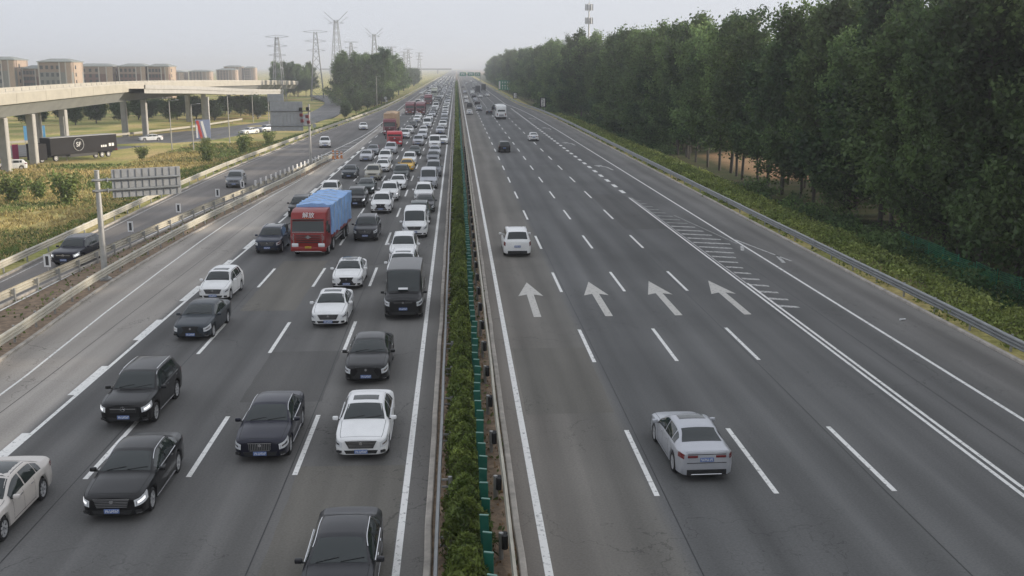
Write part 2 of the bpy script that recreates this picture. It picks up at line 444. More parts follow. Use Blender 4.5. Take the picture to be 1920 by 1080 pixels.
A_RIGHT = asphalt('right carriageway asphalt', [(1.2, (0.225, 0.198, 0.170)), (2.6, (0.185, 0.170, 0.150)), (5.9, (0.162, 0.155, 0.140)), (6.3, (0.128, 0.128, 0.126)), (13.4, (0.125, 0.125, 0.122)), (17.6, (0.132, 0.131, 0.128)), (21.0, (0.142, 0.140, 0.136)), (22.0, (0.170, 0.165, 0.157)), (25.6, (0.200, 0.190, 0.176))], 0.6, (2.3, 3.74))
A_LEFT = asphalt('left carriageway asphalt', [(-22.5, (0.37, 0.335, 0.295)), (-19.0, (0.36, 0.33, 0.295)), (-15.85, (0.34, 0.315, 0.285)), (-15.4, (0.128, 0.126, 0.123)), (-9.0, (0.132, 0.130, 0.126)), (-5.5, (0.145, 0.141, 0.134)), (-2.0, (0.148, 0.144, 0.136)), (-0.8, (0.19, 0.18, 0.165))], 0.9, (-1.75, 3.43))
A_RAMP = asphalt('ramp asphalt', [(-30, (0.20, 0.185, 0.172)), (-24, (0.185, 0.172, 0.162)), (-20, (0.145, 0.14, 0.135)), (-16, (0.16, 0.155, 0.148))], 0.5)
A_LOW = asphalt('lower road asphalt', [(-140, (0.15, 0.152, 0.158)), (-40, (0.15, 0.152, 0.157)), (0, (0.15, 0.15, 0.155))], 0.3)

ROAD_R = tag(strip('road', lambda y: 1.65, kerbr, -40, 5000, 0.0, A_RIGHT), 'grey expressway carriageway leading away beside the wood', kind='structure')
ROAD_L = tag(strip('road', lambda y: railm(min(y, 152)) + 0.35 if y < 152 else -17.3, lambda y: -1.0, -40, 5000, 0.0, A_LEFT), 'grey expressway carriageway filled with queueing traffic', kind='structure')
RAMP = tag(strip('ramp_road', rampl, lambda y: (rampr(y) + 0.1) if y < 150 else -17.32, -40, 5000, 0.004, A_RAMP), 'narrow slip road between two guardrails joining the expressway', kind='structure')

# soil between the slip road's guardrail and the main road's one, and along the median
o = strip('ground', lambda y: rampr(y) + 0.12, lambda y: railm(y) + 0.3, -40, 150, -0.02, M_SOIL); tag(o, 'strip of bare soil and weeds between two guardrails', kind='structure')
o = strip('ground', lambda y: -0.86, lambda y: 1.52, -40, 3000, 0.02, M_SOIL); tag(o, 'strip of soil along the median', kind='structure')

# ---- kerbs: chamfered concrete edging
def run_prism(name, path, prof, m, y0, y1, step, parent=None, jitter=0.0, smooth=False):
    ys = [y for y in np.arange(y0, min(y1, 300), step)] + [y for y in np.arange(max(300, y0), y1, 25)] + [y1]
    ys = sorted(set(round(float(y), 3) for y in ys)); k = len(prof); V = []
    for y in ys:
        x = path(y); j = noise.noise((y * 0.7, 5.1, 0)) * jitter
        V += [(x + p[0] + j, y, p[1] + j * 0.5) for p in prof]
    F = [(a * k + i, a * k + (i + 1) % k, (a + 1) * k + (i + 1) % k, (a + 1) * k + i) for a in range(len(ys) - 1) for i in range(k)]
    me = bpy.data.meshes.new(name); me.from_pydata(V, [], F + [tuple(range(k - 1, -1, -1)), tuple(len(V) - k + i for i in range(k))])
    me.materials.append(m)
    bm = bmesh.new(); bm.from_mesh(me); bmesh.ops.recalc_face_normals(bm, faces=bm.faces); bm.to_mesh(me); bm.free()
    return link(name, me, parent)
KP = [(-0.10, -0.05), (-0.10, 0.10), (-0.07, 0.13), (0.07, 0.13), (0.10, 0.10), (0.10, -0.05)]
tag(run_prism('kerb', lambda y: kerbr(y) + 0.11, KP, M_KERB, -40, 1500, 3, jitter=0.05), 'low pale concrete kerb along the outer shoulder by the wood', kind='structure')
tag(run_prism('kerb', lambda y: rampl(y) - 0.11, KP, M_KERB, -40, 1500, 3, jitter=0.05), 'low pale concrete kerb along the grass side of the slip road', kind='structure')
tag(run_prism('kerb', lambda y: railm(y) + 0.42, KP, M_KERB, -40, 150, 3, jitter=0.06), 'low pale concrete kerb between the shoulder and the gore', kind='structure')
tag(run_prism('kerb', lambda y: rampr(y) - 0.02, KP, M_KERB, -40, 110, 3, jitter=0.04), 'low kerb at the inner edge of the slip road', kind='structure')
tag(run_prism('kerb', lambda y: -0.93, KP, M_KERB, -40, 1500, 2, jitter=0.07), 'broken pale kerb on the queue side of the median', kind='structure')
tag(run_prism('kerb', lambda y: 1.59, KP, M_KERB, -40, 1500, 2, jitter=0.05), 'pale kerb on the open side of the median', kind='structure')

# ---- painted markings, each sheet 4 mm above the asphalt
ZM = 0.006
def line(xf, w, y0, y1, m=M_WHITE_LINE, z=ZM, parent=None, name='edge_line'):
    return strip(name, lambda y: xf(y) - w / 2, lambda y: xf(y) + w / 2, y0, y1, z, m, step=12, parent=parent)
def quadmesh(name, pts, m):
    me = bpy.data.meshes.new(name); me.from_pydata(pts, [], [tuple(range(len(pts)))]); me.materials.append(m); return me
dash_me = quadmesh('lane_dash', [(-0.085, 0, 0), (0.085, 0, 0), (0.085, 6, 0), (-0.085, 6, 0)], M_WHITE_LINE)
def dashes(x, y_first, road, n_near=30, period=15.0, me=dash_me, y_end=1500, ln=6.0, hw=0.085):
    y = y_first; k = 0; V = []
    while y < y_end:
        if k < n_near: link('lane_dash', me, road, (x, y, ZM))
        else: V += [(x - hw, y, ZM), (x + hw, y, ZM), (x + hw, y + ln, ZM), (x - hw, y + ln, ZM)]
        y += period; k += 1
    F = np.arange(len(V)).reshape(-1, 4)
    if len(V): tag(link('lane_dashes_far', np_mesh('lane_dashes_far', V, F, M_WHITE_LINE), road), kind='stuff')
for x in (6.05, 9.79, 13.53): dashes(x, 0.0, ROAD_R)
for x in (-5.38, -8.78, -12.05): dashes(x, 2.3, ROAD_L)
line(lambda y: 2.28, 0.22, -40, 4000, parent=ROAD_R)
line(lambda y: -1.72, 0.20, -40, 4000, parent=ROAD_L)
line(lambda y: 17.36, 0.15, -40, 105, parent=ROAD_R)
line(lambda y: 17.66, 0.15, -40, 62, parent=ROAD_R)
line(lambda y: 17.60, 0.10, 62, 105, M_WORN_LINE, parent=ROAD_R)
def redge(y): return float(pchip([-60, 200, 260, 330, 390, 4000], [21.12, 21.12, 20.9, 19.8, 17.5, 17.5], y))
line(redge, 0.17, -40, 4000, parent=ROAD_R)
blk = quadmesh('lane_block', [(-0.22, 0, 0), (0.22, 0, 0), (0.22, 2.7, 0), (-0.22, 2.7, 0)], M_WHITE_LINE)
for k in range(42): link('lane_block', blk, ROAD_R, (17.5, 109.0 + 5.6 * k, ZM))
# old hatching beside the double line, half ground away
y = 55.5; k = 0
while y < 104:
    ln = 1.0 if y < 68 else (1.0 + (y - 68) / 9 * 1.6 if y < 77 else max(0.4, 2.6 - (y - 77) / 26 * 2.3))
    sk = -0.35 * ln
    mm = M_WORN_LINE if y < 86 else M_FAINT_LINE
    link('hatch_stripe', quadmesh('hatch_stripe', [(17.74, y, ZM), (17.74 + ln, y + sk, ZM), (17.74 + ln, y + sk + 0.42, ZM), (17.74, y + 0.5, ZM)], mm), ROAD_R)
    y += 1.9 + 0.006 * (y - 55); k += 1
def poly_line(pts, w, m, road, name='marking'):
    for (a, b) in zip(pts[:-1], pts[1:]):
        a, b = Vector(a + (0,)), Vector(b + (0,)); d = (b - a).normalized(); p = Vector((-d.y, d.x, 0)) * w / 2
        z = Vector((0, 0, ZM + 0.003))
        link(name, quadmesh(name, [tuple(q + z) for q in (a - p, b - p, b + p, a + p)], m), road)
poly_line([(19.3, 92), (20.9, 76.5)], 0.16, M_FAINT_LINE, ROAD_R)
poly_line([(20.5, 73.5), (21.0, 75.5)], 0.25, M_WORN_LINE, ROAD_R)
poly_line([(21.2, 78.5), (22.7, 69.2)], 0.18, M_WORN_LINE, ROAD_R)
poly_line([(22.0, 68.6), (22.4, 71.6)], 0.25, M_WORN_LINE, ROAD_R)
# four straight-ahead arrows
arrow = quadmesh('lane_arrow', [(-0.20, 0, 0), (0.20, 0, 0), (0.20, 5.6, 0), (0.72, 5.2, 0), (0.02, 9.1, 0), (-0.72, 5.2, 0), (-0.20, 5.6, 0)], M_WORN_LINE)
M_ARROW = paint_mark('arrow road paint', (0.54, 0.52, 0.48), 0.40)
arrow.materials[0] = M_ARROW
for x in (4.16, 7.98, 11.72, 15.45): link('lane_arrow', arrow, ROAD_R, (x, 53.8, ZM))
mrg = quadmesh('merge_arrow', [(0.25, 0, 0), (0.55, 0.1, 0), (0.35, 4.2, 0), (-0.30, 6.0, 0), (-0.10, 7.1, 0), (-1.25, 6.6, 0), (-0.75, 4.6, 0), (-0.52, 5.4, 0), (0.08, 3.9, 0)], M_WORN_LINE)
for y in (134, 178, 224, 268): link('merge_arrow', mrg, ROAD_R, (19.6, y, ZM))
# queue side: solid edge line with thick blocks, thin inner shoulder line, slip-road lines, gore hatching
def ledge(y): return float(pchip([-60, 60, 95, 200, 4000], [-15.47, -15.45, -15.2, -15.3, -15.4], y))
line(ledge, 0.16, -40, 175, parent=ROAD_L)
lb = quadmesh('edge_block', [(-0.30, 0, 0), (0.0, 0, 0), (0.0, 4.2, 0), (-0.30, 4.2, 0)], M_WHITE_LINE)
for k in range(17):
    y = 32.6 + 8.7 * k; link('edge_block', lb, ROAD_L, (ledge(y) - 0.06, y, ZM + 0.003))
dashes(-15.4, 185, ROAD_L, n_near=12)
line(lambda y: float(pchip([-60, 41, 54, 87, 130, 152], [-18.2, -18.5, -19.0, -19.6, -18.2, -17.3], y)), 0.11, -40, 152, M_WHITE_LINE, parent=ROAD_L)
def rwl(y): return float(pchip([-60, 20, 57, 78, 100, 141, 226, 330, 420, 4000], [-25.5, -25.3, -24.9, -24.4, -23.4, -21.1, -17.75, -18.2, -18.8, -18.8], y))
line(rwl, 0.16, -40, 3000, z=0.011, parent=RAMP)
line(lambda y: rampl(y) + 0.45, 0.13, -40, 3000, M_WORN_LINE, z=0.011, parent=RAMP)
line(lambda y: float(pchip([152, 190, 226], [-17.6, -17.2, -16.9], y)), 0.16, 153, 226, z=0.012, parent=RAMP)
for k in range(14):
    y = 112 + 8.0 * k; a, b = rwl(y), (rampr(y) - 0.4 if y < 146 else -17.4)
    if b - a > 0.4: link('gore_stripe', quadmesh('gore_stripe', [(a, y, 0.012), (b, y + 2.2, 0.012), (b, y + 2.9, 0.012), (a, y + 0.7, 0.012)], M_WORN_LINE), RAMP)

# construction seams and repair patches
A_PATCH = asphalt('patched asphalt', [(-25, (0.112, 0.109, 0.104)), (0, (0.112, 0.109, 0.104)), (30, (0.108, 0.107, 0.104))], 1.0)
A_PATCH2 = asphalt('old brown asphalt', [(-25, (0.155, 0.146, 0.128)), (0, (0.155, 0.146, 0.128)), (30, (0.150, 0.143, 0.127))], 1.4)
M_TAR = mat('tar seam', (0.020, 0.020, 0.021), .6, var=.4, scale=2)
for x0, x1, y0, y1, m, rd in ((-5.3, -1.85, 24.5, 33.0, A_PATCH2, ROAD_L), (-8.7, -5.5, 40, 47.5, A_PATCH, ROAD_L), (-11.9, -8.9, 56, 71, A_PATCH2, ROAD_L), (2.5, 5.9, 38, 47.5, A_PATCH2, ROAD_R), (13.7, 17.2, 84, 108, A_PATCH, ROAD_R)):
    nn = 16; V = []
    for i in range(nn + 1):
        y = y0 + (y1 - y0) * i / nn; V += [(x0 + .06 * noise.noise((y, x0, 0)), y + .1 * noise.noise((x0, i, 2)), .003), (x1 + .06 * noise.noise((y, x1, 4)), y + .1 * noise.noise((x1, i, 2)), .003)]
    i = np.arange(nn) * 2; link('repair_patch', np_mesh('repair_patch', V, np.stack([i, i + 1, i + 3, i + 2], -1), m), rd)
for x, rd, y1 in ((6.28, ROAD_R, 160), (13.3, ROAD_R, 130), (19.3, ROAD_R, 90), (-5.62, ROAD_L, 150), (-12.3, ROAD_L, 120), (-17.6, ROAD_L, 110)):
    line(lambda y, x=x: x + .10 * noise.noise((y * .13, x, 1)), .035, 18, y1, M_TAR, z=.0045, parent=rd, name='tar_seam')

# ------------------------------------------------------------------ guardrails
WPROF = [(0.0, 0.32), (0.07, 0.35), (0.085, 0.40), (0.015, 0.455), (0.015, 0.485), (0.085, 0.535), (0.085, 0.575), (0.015, 0.625), (0.015, 0.655), (0.085, 0.71), (0.07, 0.77), (0.0, 0.82)]
def guardrail(label, path, side, y0, y1, spacing, m, m_post, group=None, posts_to=400, top=0.0, block=None, lift=0.0):
    """side +1: the corrugated face looks to +X"""
    root = empty('guardrail', (path(max(y0, 30)), max(y0, 30), 0)); tag(root, label, 'guardrail', group)
    base = root.location.copy()
    ys = [y for y in np.arange(y0, min(y1, 320), 4.0)] + [y for y in np.arange(max(320, y0), y1, 30)] + [y1]
    ys = sorted(set(round(float(y), 3) for y in ys)); V = []; k = len(WPROF)
    for y in ys:
        x = path(y); w = noise.noise((y * 0.15, x, 2)) * 0.025
        V += [(x + side * p[0] + w - base.x, y - base.y, p[1] + lift + w) for p in WPROF]
        V += [(x + side * (p[0] - 0.012) + w - base.x, y - base.y, p[1] + lift + w) for p in reversed(WPROF)]
    kk = 2 * k
    F = [(a * kk + i, a * kk + (i + 1) % kk, (a + 1) * kk + (i + 1) % kk, (a + 1) * kk + i) for a in range(len(ys) - 1) for i in range(kk)]
    me = bpy.data.meshes.new('rail'); me.from_pydata(V, [], F); me.materials.append(m)
    bm = bmesh.new(); bm.from_mesh(me); bmesh.ops.recalc_face_normals(bm, faces=bm.faces); bm.to_mesh(me); bm.free()
    link('rail', me, root)
    pm = MB(); pm.tube((0, 0, -0.3), (0, 0, 0.82 + lift), 0.065, n=8); pme = pm.mesh('post', m_post, True)
    bmh = MB()
    if block == 'drum':
        bmh.tube((side * 0.10, -0.09, 0.36), (side * 0.10, -0.09, 0.74), 0.085, n=10); bmh.tube((side * 0.10, 0.09, 0.36), (side * 0.10, 0.09, 0.74), 0.085, n=10); bme = bmh.mesh('spacer_block', M_BLACKRUB, True)
    elif block == 'arm':
        bmh.box((side * 0.13, 0, 0.68), (0.26, 0.05, 0.05)); bmh.box((side * 0.13, 0, 0.45), (0.26, 0.05, 0.05)); bme = bmh.mesh('spacer_block', m_post)
    else:
        bmh.box((side * 0.10, 0, 0.565 + lift), (0.16, 0.12, 0.28)); bme = bmh.mesh('spacer_block', m_post)
    off = {'drum': 0.24, 'arm': 0.30}.get(block, 0.20)
    y = y0
    while y < min(y1, posts_to):
        x = path(y) - side * off
        link('post', pme, root, (x - base.x, y - base.y, -0.04), (0, 0, 0.0))
        if y < 170: link('spacer_block', bme, root, (x - base.x, y - base.y, 0))
        y += spacing
    return root
guardrail('steel guardrail along the wood side shoulder', lambda y: kerbr(y) + 0.55, -1, 14, 1400, 4.0, M_STEEL, M_POST)
guardrail('cream guardrail between the slip road and the grassy slope', lambda y: rampl(y) - 0.5, 1, 20, 1400, 4.0, M_WSTEEL, M_POST, lift=0.06)
guardrail('cream guardrail between the queue shoulder and the bare soil strip', railm, 1, 14, 151, 3.0, M_WSTEEL, M_POST, lift=0.05)
guardrail('pale guardrail on the slip road inner edge beside the soil strip', rampr, -1, 20, 150, 3.0, M_WSTEEL, M_POST)
guardrail('galvanised guardrail on the queue side of the median', lambda y: -0.62, -1, 10, 1400, 4.0, M_STEEL, M_POST, block='arm')
guardrail('galvanised guardrail with black spacers on the open side of the median', lambda y: 1.30, 1, 10, 1400, 4.0, M_WSTEEL, M_POST, block='drum')

# green glare boards on a rail in the median
gb = empty('glare_screen', (0.66, 30, 0)); tag(gb, 'row of dark green glare boards beside the median shrubs', 'glare screen')
bd = MB(); bd.bbox((0, 0, 1.13), (0.24, 0.035, 0.92), 0.012, seg=1); bd.box((0, 0.02, 1.13), (0.05, 0.05, 0.90)); bd.bbox((0, 0, 1.60), (0.245, 0.05, 0.035), 0.01, 1, 1); bd_me = bd.mesh('glare_board', [M_GREENPLATE, mat('pale board edge', (.20, .34, .29), .6)])  # each board carries a paler strip along its top edge
cap = MB(); cap.box((0, 0, 0.62), (0.05, 0.05, 1.3)); cap_me = cap.mesh('board_post', M_GREENPLATE)
gr = MB(); gr.box((0, 175, 0.68), (0.07, 400, 0.10)); link('board_rail', gr.mesh('board_rail', M_GREENPLATE), gb)
for k in range(210):
    y = 20 + k * 1.06 - 30
    link('glare_board', bd_me, gb, (RS.uniform(-.012, .012), y, RS.uniform(-.02, .02)), (RS.uniform(-.03, .03), RS.uniform(-.04, .04), R(-14) + RS.uniform(-.1, .1)))
    if k % 2 == 0: link('board_post', cap_me, gb, (0, y + 0.06, 0))
V = []
for k in range(210, 900):
    y = 20 + k * 1.06 - 30
    V += [(-0.12, y, 0.67), (0.12, y, 0.67), (0.12, y, 1.59), (-0.12, y, 1.59)]
tag(link('glare_boards_far', np_mesh('glare_boards_far', V, np.arange(len(V)).reshape(-1, 4), M_GREENPLATE), gb), kind='stuff')
# ------------------------------------------------------------------ vegetation
def leaf_quads(P, size, jit=0.35, up=0.0, aspect=1.6):
    """P (N,3) leaf centres -> quads of random orientation"""
    n = len(P)
    a = RS.normal(size=(n, 3)); a[:, 2] += up; a /= np.linalg.norm(a, axis=1)[:, None]
    b = RS.normal(size=(n, 3)); b -= (b * a).sum(1)[:, None] * a; b /= np.linalg.norm(b, axis=1)[:, None]
    s = size * RS.uniform(1 - jit, 1 + jit, size=(n, 1)) if np.isscalar(size) else size[:, None] * RS.uniform(1 - jit, 1 + jit, size=(n, 1))
    u, w = a * s * aspect / 2, b * s / 2
    V = np.stack([P - u, P - 0.2 * u + w, P + u, P + 0.15 * u - w], 1).reshape(-1, 3)
    return V, np.arange(n * 4).reshape(-1, 4)

def tree_proto(kind, seed):
    """returns (trunk mesh, crown mesh); poplar: upright plumes"""
    rs = random.Random(seed)
    H = {'poplar': 21.0, 'round': 12.0, 'tuft': 3.2}[kind]
    mb = MB(); pts = []
    def limb(p0, d, ln, r, nleaf, spread, bend):
        p = Vector(p0); d = Vector(d).normalized(); seg = 5
        for i in range(seg):
            q = p + d * ln / seg
            mb.tube(p, q, r * (1 - i / seg * 0.8), r * (1 - (i + 1) / seg * 0.8), n=5, caps=False)
            for k in range(int(nleaf / seg * (0.5 + i * 0.28))):
                t = rs.random(); c = p.lerp(q, t)
                pts.append(c + Vector((rs.gauss(0, spread), rs.gauss(0, spread), rs.gauss(0, spread * 1.2))))
            p = q; d = (d + Vector((rs.gauss(0, 0.08), rs.gauss(0, 0.08), bend))).normalized()
    if kind == 'poplar':
        lean = Vector((rs.gauss(0, 0.25), rs.gauss(0, 0.25), 0)); z = 0; p = Vector((0, 0, -0.3))
        N = 9
        for i in range(N):
            q = Vector((lean.x * (i + 1) / N * 2, lean.y * (i + 1) / N * 2, H * (i + 1) / N * 0.97))
            mb.tube(p, q, 0.18 * (1 - i / N) + 0.03, 0.18 * (1 - (i + 1) / N) + 0.03, n=7, caps=False); p = q
        nb = 46
        for i in range(nb):
            t0 = (.20, .06, .15, .04, .17)[(seed - 1) % 5]; t = t0 + (0.97 - t0) * (i + rs.random()) / nb
            a = rs.random() * 2 * PI + i * 2.4
            ln = (5.6 * (1 - t) ** 0.6 + 1.6) * rs.uniform(0.75, 1.2)
            tilt = rs.uniform(0.50, 0.95) if t > 0.3 else rs.uniform(0.2, 0.6)
            b0 = Vector((lean.x * t * 2, lean.y * t * 2, H * t * 0.97))
            limb(b0, (math.cos(a), math.sin(a), tilt), ln, 0.07, 260 * ln / 4, 0.44, 0.14 if t > .3 else 0.03)
        for k in range(500):
            t = 0.75 + 0.27 * rs.random(); c = Vector((lean.x * t * 2, lean.y * t * 2, H * t * 0.97)); s = 0.75 * (1.07 - t) / 0.32 + 0.12
            pts.append(c + Vector((rs.gauss(0, s), rs.gauss(0, s), rs.gauss(0, .3))))
        sz = 0.27
    elif kind == 'round':
        mb.tube((0, 0, -0.3), (0, 0, H * 0.45), 0.22, 0.14, n=7)
        for i in range(34):
            t = 0.18 + 0.55 * i / 34; a = i * 2.4 + rs.random(); ln = rs.uniform(2.6, 4.8) * (1.1 - abs(t - 0.4))
            limb((0, 0, H * t), (math.cos(a), math.sin(a), rs.uniform(0.1, 1.3)), ln, 0.07, 150, 0.55, 0.06)
        for i in range(8):
            a = i * 0.8; limb((0, 0, H * 0.55), (math.cos(a) * .5, math.sin(a) * .5, 1), H * 0.42, 0.06, 150, 0.55, 0.02)
        sz = 0.34
    else:
        for i in range(9):
            a = i * 2.4; limb((0, 0, 0), (math.cos(a) * rs.uniform(.1, .6), math.sin(a) * rs.uniform(.1, .6), 1), H * rs.uniform(.6, .98), 0.035, 120, 0.26, 0.03)
        sz = 0.17
    P = np.array([tuple(p) for p in pts])
    V, F = leaf_quads(P, sz)
    lm = {'poplar': M_LEAF, 'round': M_LEAF2, 'tuft': M_GRASSG}[kind]
    return mb.mesh('trunk', M_BARK, True, 80), np_mesh('crown', V, F, lm)

POPLARS = [tree_proto('poplar', s) for s in (1, 2, 3, 4, 5)]
ROUNDS = [tree_proto('round', s) for s in (11, 12, 13)]
TUFTS = [tree_proto('tuft', s) for s in (21, 22, 23)]

def plant(name, proto, x, y, s, label, cat, group=None, sx=None, z=None):
    t = empty(name, (x, y, tz(x, y) if z is None else z), RS.uniform(0, 6.28))
    s2 = sx or s
    t.scale = (s2, s2, s)
    tag(t, label, cat, group)
    link('trunk', proto[0], t); link('crown', proto[1], t)
    return t

# the poplar wood on the shady side: planted rows, nearer edge dense
G_WOOD = 'poplars of the wood beside the outer guardrail'
rows = [(41.5, 4.6), (45.8, 5.0), (50.5, 5.5), (55.0, 6.5)]
n_t = 0
for ri, (rx, sp) in enumerate(rows):
    y = -32.0 + ri * 1.7
    while y < 300:
        x = rx - 3.0 * min(1, max(0, (y - 110) / 150)) + RS.uniform(-.8, .8)
        s = RS.uniform(0.80, 1.16) * (1.0 if y > 140 else 0.97)
        if ri > 0 and 144 < y < 192: y += sp; continue
        lab = ('tall dark poplar at the front edge of the wood behind the verge bushes' if ri == 0 else 'tall dark poplar standing deeper in the wood behind its front row')
        plant('poplar_tree', POPLARS[RS.choice((0, 2, 4)) if 115 < y < 195 else RS.randint(5)], x, y + RS.uniform(-1, 1), s, lab, 'tree', G_WOOD if ri == 0 else 'poplars deeper in the wood', sx=s * RS.uniform(0.85, 1.2))
        n_t += 1; y += sp
for ri, rx in enumerate((36.0, 42.0)):
    y = 302.0 + ri * 3
    while y < 1060:
        plant('poplar_tree', POPLARS[RS.randint(5)], rx + RS.uniform(-1, 1) - 2.0 * min(1, (y - 300) / 300), y, RS.uniform(0.95, 1.2), 'distant hazy poplar where the wood runs along the road to the horizon', 'tree', 'distant poplars of the wood', sx=RS.uniform(1.1, 1.4))
        n_t += 1; y += 8.5 + (y - 300) * 0.02
print('poplars', n_t)

# poplar clump and trees on the far side of the slip road
for k in range(26):
    y = 395 + k * 8.0 + RS.uniform(-3, 3); x = -28 - 15 * abs(math.sin(k * 1.7)) - (3 if k > 14 else 0)
    plant('poplar_tree', POPLARS[RS.randint(5)], x, y, RS.uniform(0.80, 1.0), 'green poplar in the clump beyond the slip road', 'tree', 'poplars of the clump beyond the slip road', sx=RS.uniform(1.1, 1.4))
for k in range(12):
    y = 660 + k * 34 + RS.uniform(-6, 6)
    plant('roadside_tree', ROUNDS[RS.randint(3)], -33 - RS.uniform(0, 10), y, RS.uniform(0.9, 1.25), 'hazy roadside tree far along the slip road side', 'tree', 'far trees along the slip road side', sx=RS.uniform(1.2, 1.7))
for k in range(9):
    x, y = -94 + k * 2.1 + RS.uniform(-1, 1), 560 + RS.uniform(-8, 8)
    plant('poplar_tree', POPLARS[RS.randint(5)], x, y, RS.uniform(0.74, 0.84), 'grey green poplar in the square copse beside the pylons', 'tree', 'poplars of the copse beside the pylons')
for (x, y, s) in [(-33, 350, .5), (-36, 376, .75), (-31, 372, .5), (-29.5, 392, .42), (-28.5, 420, .45), (-29, 450, .5), (-34, 330, .40), (-33, 315, .35)]:
    plant('roadside_tree', ROUNDS[RS.randint(3)], x, y, s, 'rounded bushy tree in front of the poplar clump', 'tree', 'bushy trees in front of the poplar clump', sx=s * 1.25)
# low dark trees under and behind the flyover
for k in range(34):
    x, y = -128 + k * 2.1, 290 + 26 * math.sin(k * 1.3) + k * 1.5
    plant('roadside_tree', ROUNDS[RS.randint(3)], x, y, RS.uniform(0.42, 0.58), 'low dark tree beyond the lower road under the flyover', 'tree', 'low trees beyond the lower road', sx=RS.uniform(0.7, 0.9))
# young trees and shrubs on the grassy slope
for (x, y, s, lab) in [(-50.3, 121, 1.12, 'young green tree on the dry grass close to the picture edge'), (-43.4, 118, 1.25, 'fuller young green tree on the dry grass by the signpost'), (-48.6, 124, 0.8, 'low green sapling between the two young trees'),
                       (-40.2, 172, 1.0, 'dark green bush on the grass beside the lower road'), (-38.2, 190, 1.15, 'wide bush on the grass near the large sign backs'), (-36.0, 205, 0.9, 'green shrub below the large sign backs'), (-52.5, 178, 0.75, 'small bush at the tail of the black lorry'), (-47, 200, .7, 'small dark shrub at the lower road edge')]:
    plant('young_tree', TUFTS[RS.randint(3)], x, y, s, lab, 'shrub', sx=s * 1.15)

def bush_field(name, label, area, nb, rad, nleaf, size, m, zf=tz, dens=None, hscale=0.8):
    P = []; S = []
    for k in range(nb):
        for _ in range(40):
            y = area[2] + (area[3] - area[2]) * RS.random_sample() ** 1.35; x = area[0](y) + (area[1](y) - area[0](y)) * RS.random_sample()
            if dens is None or RS.random_sample() < dens(x, y): break
        r = RS.uniform(*rad)
        d = RS.normal(size=(nleaf, 3)); d /= np.linalg.norm(d, axis=1)[:, None]; d[:, 2] = np.abs(d[:, 2])
        rr = r * RS.uniform(0.55, 1.0, size=(nleaf, 1))
        p = d * rr * np.array([1.15, 1.15, hscale]) + np.array([x, y, zf(x, y) - 0.05])
        P.append(p); S.append(np.full(nleaf, size * (1 + 0.004 * max(0, y - 60))))
    V, F = leaf_quads(np.concatenate(P), np.concatenate(S))
    return tag(link(name, np_mesh(name, V, F, m)), label, 'undergrowth', kind='stuff')
bush_field('undergrowth', 'light green weedy bushes on the verge between guardrail and wood', (lambda y: kerbr(y) + 1.2, lambda y: kerbr(y) + 11.0, 28, 300), 1250, (0.5, 1.35), 115, 0.13, M_BUSH)
bush_field('undergrowth', 'shady undergrowth at the feet of the poplars', (lambda y: kerbr(y) + 9.0, lambda y: kerbr(y) + 15, 40, 420), 560, (0.5, 1.9), 95, 0.18, M_LEAF, hscale=1.3, dens=lambda x, y: noise.noise((x * .12, y * .09, 8)) > -0.2 and not 132 < y < 190)
bush_field('undergrowth', 'green weeds behind the cream guardrail of the slip road', (lambda y: rampl(y) - 7, lambda y: rampl(y) - 1.3, 55, 420), 420, (0.35, 0.8), 70, 0.13, M_GRASSG)

# grass: blades in tufts over the slope
def grass(name, label, n, xr, yr, m, zone, h=(0.15, 0.42)):
    X = RS.uniform(xr[0], xr[1], n * 3); Y = yr[0] + (yr[1] - yr[0]) * RS.random_sample(n * 3) ** 1.2
    pts = [(x, y) for x, y in zip(X, Y) if x < rampl(y) - 2.0 and zone(x, y)][:n]
    nt = len(pts); B = np.array([(x, y, tz(x, y)) for x, y in pts])
    V = []
    for k in range(4):
        a = RS.uniform(0, 6.28, nt); hh = RS.uniform(h[0], h[1], nt); w = RS.uniform(0.02, 0.05, nt) * (1 + B[:, 1] / 100)
        off = np.stack([RS.normal(0, .18, nt), RS.normal(0, .18, nt), np.zeros(nt)], 1)
        dx = np.stack([np.cos(a) * w, np.sin(a) * w, np.zeros(nt)], 1); ln = np.stack([RS.normal(0, .2, nt), RS.normal(0, .2, nt), hh], 1)
        V.append(np.stack([B + off - dx, B + off + dx, B + off + ln + dx * .25, B + off + ln - dx * .25], 1))
    V = np.concatenate(V).reshape(-1, 3)
    return tag(link(name, np_mesh(name, V, np.arange(len(V)).reshape(-1, 4), m)), label, 'grass', kind='stuff')
low_edge = lambda x, y: y < 186 - (x + 59.8) * 0 and not (x < -52 and y > 165)
grass('grass', 'tall dry yellow grass on the slope beyond the slip road', 15000, (-80, -29), (50, 215), M_GRASS, lambda x, y: not (x < -52 and y > 168) and not (x < -44 and y > 205) and noise.noise((x * .07, y * .07, 1)) > -0.15)
grass('grass', 'green weeds mixed into the dry slope', 13000, (-80, -29), (50, 240), M_GRASSG, lambda x, y: not (x < -52 and y > 168) and not (x < -40 and y > 210) and noise.noise((x * .07, y * .07, 1)) < 0.05, (0.12, 0.38))
